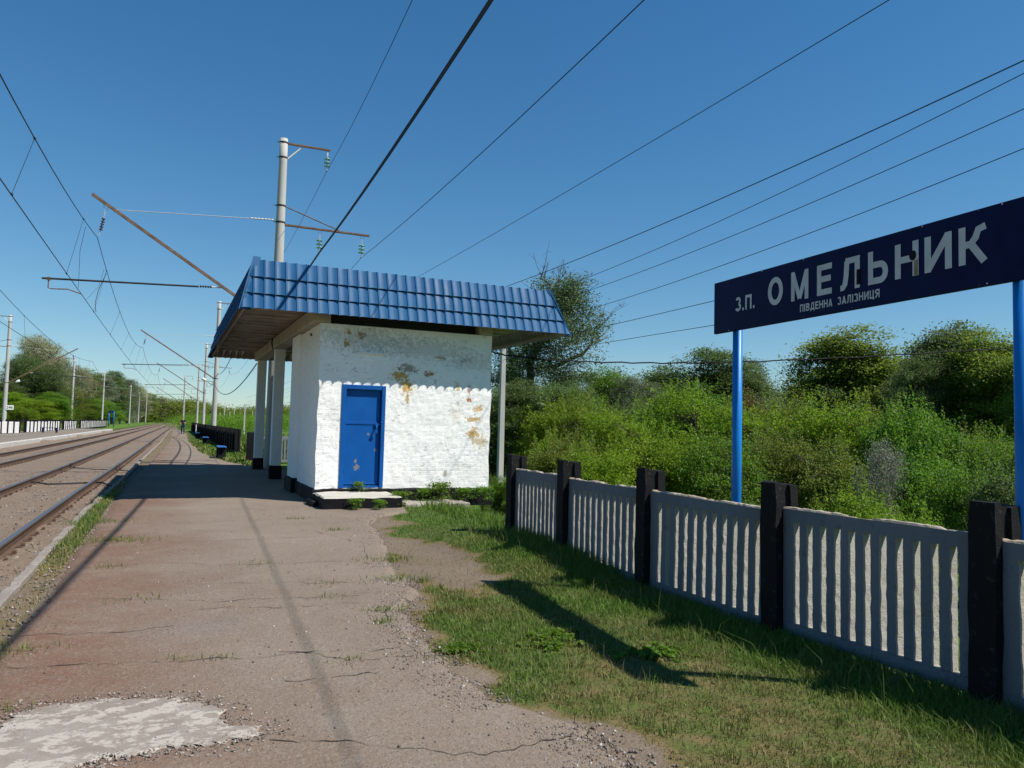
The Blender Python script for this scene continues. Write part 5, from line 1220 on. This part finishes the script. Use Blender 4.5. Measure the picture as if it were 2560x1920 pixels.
plant('thorn', 2205, 1105, 13, 'greyish white blossoming thorn bush behind the fourth fence panel', 130)
plant('shrub_b', 1243, 1200, 17.5, 'small leafy green shrub at the right corner of the shelter', 110, mat='leaf_green')
plant('shrub_b', 1225, 1100, 38, 'dark shrub close behind the shelter corner', 150, mat='leaf_dark')
# big half dead tree behind the shelter
def dead_tree():
    q = random.Random(5); g = np.random.default_rng(5); d_ = 44; p = CO+ray(1318, 1060)*d_; z0 = -1.3
    t = thing('dead_topped_tree', 'tall half dead tree with bare branches above the roof corner', 'tree', (p.x, p.y, z0), 0, 'trees beyond the station')
    k = d_/1900; w_ = MB(); tips = []
    def L(px, py): return Vector(((px-1318)*k, q.gauss(0, .5), (1075-py)*k+2.8))
    def limb(pts_, r0, r1):
        P_ = [L(*a) for a in pts_]; w_.tube(P_, [r0+(r1-r0)*i/(len(P_)-1) for i in range(len(P_))], 6, cap=False); return P_
    limb([(1316, 1150), (1312, 1000), (1330, 900), (1345, 830), (1352, 760)], .34, .10)
    limb([(1300, 1010), (1285, 960), (1270, 900), (1262, 800)], .18, .06)
    def twigs(P_, n, ln, r_):
        for _ in range(n):
            i = q.randrange(1, len(P_)-1) if len(P_) > 2 else 0; a = P_[i].lerp(P_[min(i+1, len(P_)-1)], q.random()); dirn = (P_[-1]-P_[0]).normalized()
            e = a+(dirn*.7+Vector((q.gauss(0, .55), q.gauss(0, .4), .55+q.gauss(0, .3))))*ln*q.uniform(.5, 1.2); m_ = a.lerp(e, .5)+Vector((q.gauss(0, .1), 0, q.gauss(0, .1)))*ln
            w_.tube([a, m_, e], [r_, r_*.6, r_*.2], 4, cap=False)
            for _k in range(3):
                e2 = m_.lerp(e, q.random()*.8)+Vector((q.gauss(0, .4), q.gauss(0, .3), .4+q.gauss(0, .25)))*ln*.55; w_.tube([m_.lerp(e, .4), e2], [r_*.45, r_*.12], 3, cap=False)
    for pts_, r0, r1 in ([[(1380, 920), (1440, 893), (1470, 878), (1490, 850), (1505, 820), (1515, 800)], .15, .03], [[(1490, 850), (1515, 838), (1540, 830)], .07, .02], [[(1500, 825), (1520, 805), (1535, 785)], .05, .015],
                          [[(1410, 795), (1430, 765), (1440, 735), (1445, 700), (1440, 672)], .10, .02], [[(1430, 765), (1455, 740), (1480, 720)], .06, .015], [[(1345, 830), (1395, 810), (1412, 792)], .12, .08],
                          [[(1352, 760), (1355, 715), (1350, 690), (1347, 665)], .07, .02], [[(1390, 760), (1400, 725), (1405, 700), (1393, 680)], .06, .015]):
        P_ = limb(pts_, r0, r1); twigs(P_, 7, 1.1, .022)
    w_.build('trunk', M['bark'], t, smooth=True)
    cs = []
    for cx0, cy0, rx, ry, n_ in ((1310, 860, 60, 60, 30), (1270, 930, 50, 60, 26), (1360, 880, 60, 70, 32), (1350, 800, 50, 50, 20), (1400, 770, 45, 55, 30), (1430, 720, 30, 40, 16), (1370, 735, 40, 45, 20), (1420, 850, 45, 50, 20), (1440, 800, 35, 45, 18), (1420, 930, 55, 40, 22), (1340, 960, 80, 45, 26), (1460, 930, 30, 35, 10), (1300, 790, 40, 40, 10)):
        for _ in range(n_):
            a = q.uniform(0, 6.28); f = q.random()**.5; c = L(cx0+rx*f*math.cos(a), cy0+ry*f*math.sin(a)); c.y = q.gauss(0, 1.6); cs.append(g.normal(0, 1, (190, 3))*np.array([.36, .45, .26])+np.array(c))
    V, F = leaves(np.concatenate(cs), .13); link('crown', npmesh('crown', V, F, M['leaf_dark2']), t)
M['leaf_dark2'] = leaf_mat('willow_leaves', [(0, (.055, .085, .03)), (.5, (.09, .13, .048)), (1, (.15, .19, .085))], .32, (.09, .14, .04))
dead_tree()
# left side woods
left = [('willow', 100, 846, 125, None, 'broad pale willow crown rising above the left woods', 150), ('tree_d', 15, 955, 105, 'leaf_dark', 'green tree at the left picture edge behind the numbered mast', 100), ('tree_d', 62, 895, 112, 'leaf_dark', 'dense green tree right of the numbered mast', 120), ('tree_d', 120, 918, 110, 'leaf_dark', 'green leafy tree below the pale willow', 120),
        ('tree_b', 35, 985, 100, 'leaf_lime', 'low olive tree behind the nearest white fence', 110), ('tree_c', 150, 905, 135, None, 'silvery tree right of the pale willow', 100), ('willow', 195, 918, 160, None, 'pale bare looking tree behind the second left mast', 90), ('tree_d', 165, 968, 128, 'leaf_olive', 'low green tree left of the second left mast', 110),
        ('tree_d', 222, 930, 168, 'leaf_olive', 'dark round tree between the second and third left masts', 90), ('tree_c', 255, 940, 205, None, 'silvery tree right behind the third left mast', 90), ('tree_a', 285, 932, 225, 'leaf_dark', 'dark tree right of the third left mast', 85), ('tree_c', 308, 945, 250, None, 'silver leaved tree before the fourth left mast', 80),
        ('tree_d', 205, 990, 162, 'leaf_green', 'low green tree behind the middle white fence', 110), ('tree_d', 250, 1000, 198, 'leaf_green', 'low green tree behind the farthest white fence', 90), ('willow', 340, 965, 310, None, 'pale tree beside the fourth left mast', 75), ('tree_c', 320, 985, 275, 'leaf_silver', 'grey green low tree above the blue sign posts', 60),
        ('tree_a', 372, 985, 350, 'leaf_olive', 'olive tree behind the fifth and sixth left masts', 60), ('tree_d', 90, 1000, 98, 'leaf_lime', 'low bright bush tree behind the second white fence stretch', 110), ('willow', 405, 993, 430, None, 'distant pale tree left of the vanishing rails', 55), ('tree_b', 135, 985, 104, 'leaf_green', 'low olive tree above the dark bench', 90)]
for key, px, yt, d_, mt, lab, wd in left: plant(key, px, yt, d_, lab, wd, -.6, mt, group='trees behind the opposite platform')
for px, yt, d_, wd, mt, lab in ((45, 1012, 92, 90, 'leaf_lime', 'bright bush behind the gap in the nearest white fence'), (95, 1015, 100, 80, 'leaf_green', 'green bush above the left half of the second white fence'), (140, 1018, 106, 80, 'leaf_lime', 'bright bush above the right half of the second white fence'), (178, 1016, 145, 70, 'leaf_green', 'green bush at the foot of the second left mast'),
        (215, 1020, 172, 60, 'leaf_lime', 'bright bush between the two farther white fences'), (245, 1022, 200, 55, 'leaf_green', 'green bush at the foot of the third left mast'), (283, 1022, 235, 55, 'leaf_lime', 'bright bush right behind the blue sign posts'), (318, 1026, 275, 45, 'leaf_green', 'green bush at the foot of the fourth left mast'), (350, 1028, 340, 45, 'leaf_lime', 'bright bush before the fifth left mast')):
    plant('shrub_b', px, yt, d_, lab, wd, -.6, mt, group='bushes behind the opposite platform')
# far wood as one mass
C = []
for _ in range(420):
    px = rnd.uniform(360, 780); d_ = rnd.uniform(420, 620) if px < 500 else rnd.uniform(480, 800)
    top = float(np.interp(px, [360, 400, 430, 470, 500, 545, 575, 640, 700, 780], [1005, 1000, 1003, 1002, 1008, 1014, 1024, 1020, 1018, 1015]))+rnd.uniform(0, 12)
    p = CO+ray(px, top)*d_; h_ = p.z+1.5
    for _k in range(3):
        f = 1-.75*rnd.random()**1.4; m_ = 90; C.append(rng.normal(0, 1, (m_, 3))*np.array([2.6, 2.6, 1.7])*d_/500+np.array((p.x, p.y, -1.2+h_*f-1.2)))
C = np.concatenate(C); C[:, 2] = np.maximum(C[:, 2], -1)
V, F = leaves(C, 1.15); stuff(link('far_wood', npmesh('far_wood', V, F, M['leaf_olive'])), 'distant mixed wood closing the horizon beyond the bend', 'wood')
C = []
for _ in range(260):
    px = rnd.uniform(470, 760); d_ = rnd.uniform(150, 330); top = 1046+rnd.uniform(-6, 10); p = CO+ray(px, top)*d_; C.append(rng.normal(0, 1, (480, 3))*np.array([2.8, 2.8, .7])+np.array((p.x, p.y, max(-.6, p.z-.8))))
C = np.concatenate(C); C[:, 2] = np.maximum(C[:, 2], -1.2); V, F = leaves(C, .30); stuff(link('meadow_scrub', npmesh('meadow_scrub', V, F, M['leaf_green'])), 'low green scrub on the far side of the meadow', 'scrub')
C = []
for _ in range(330):
    px = rnd.uniform(1180, 2750); d_ = rnd.uniform(75, 110); top = float(np.interp(px, [1180, 1500, 1900, 2750], [1000, 1015, 1025, 1020]))+rnd.uniform(0, 25); p = CO+ray(px, top)*d_
    for _k in range(3): C.append(rng.normal(0, 1, (40, 3))*np.array([1.7, 1.7, .9])+np.array((p.x, p.y, -1.2+(p.z+.6)*(1-.8*rnd.random()**1.3))))
C = np.concatenate(C); C[:, 2] = np.maximum(C[:, 2], -1.3); V, F = leaves(C, .62); stuff(link('back_wood', npmesh('back_wood', V, F, M['leaf_dark'])), 'continuous dark undergrowth filling the gaps behind the thicket', 'wood')
# weeds by the shelter base
proto('weed', 31, .45, .25, 26, 34, .05, 'leaf_green', shape='blob', base=.05, sig=.10, stems=5)
for x, y, s, lab in ((3.05, 13.35, .5, 'leafy weed clump at the front of the concrete step'), (3.45, 13.3, .45, 'weed tuft right of centre before the concrete step'), (3.95, 13.7, .7, 'weed clump at the right end of the concrete step'), (4.62, 14.35, .7, 'weed clump against the middle of the black plinth'), (4.95, 14.4, .95, 'tallest weed growing up the black plinth'), (5.45, 14.4, .7, 'weed clump right of the tallest weed by the plinth'), (5.85, 14.35, .75, 'weed clump at the right corner of the plinth'), (3.35, 14.6, .5, 'tiny weed growing under the blue door')):
    me, wm, _, _ = PROTO['weed']; t = thing('weed_clump', lab, 'weed', (x, y, .18 if 'door' in lab else -.02), x*7, 'weeds along the shelter'); t.scale = (s*1.1, s*1.1, s)
    link('foliage', me, t); link('stem', wm, t)

proto('clover', 41, .07, .28, 60, 40, .035, 'leaf_green', shape='blob', base=.0, sig=.12, stems=4)
for x, y, s_, lab in ((2.66, 5.0, 1.0, 'flat clover patch in the middle of the grass verge'), (3.1, 4.42, .8, 'flat clover patch at the end of the sign shadow'), (1.85, 4.95, .55, 'small clover patch at the gravelly asphalt edge')):
    me, wm, _, _ = PROTO['clover']; t = thing('clover_patch', lab, 'clover', (x, y, ground_z(x, y)-.01), x*5, 'clover patches in the verge'); t.scale = (s_*1.3, s_, .8)
    link('foliage', me, t); link('stem', wm, t)
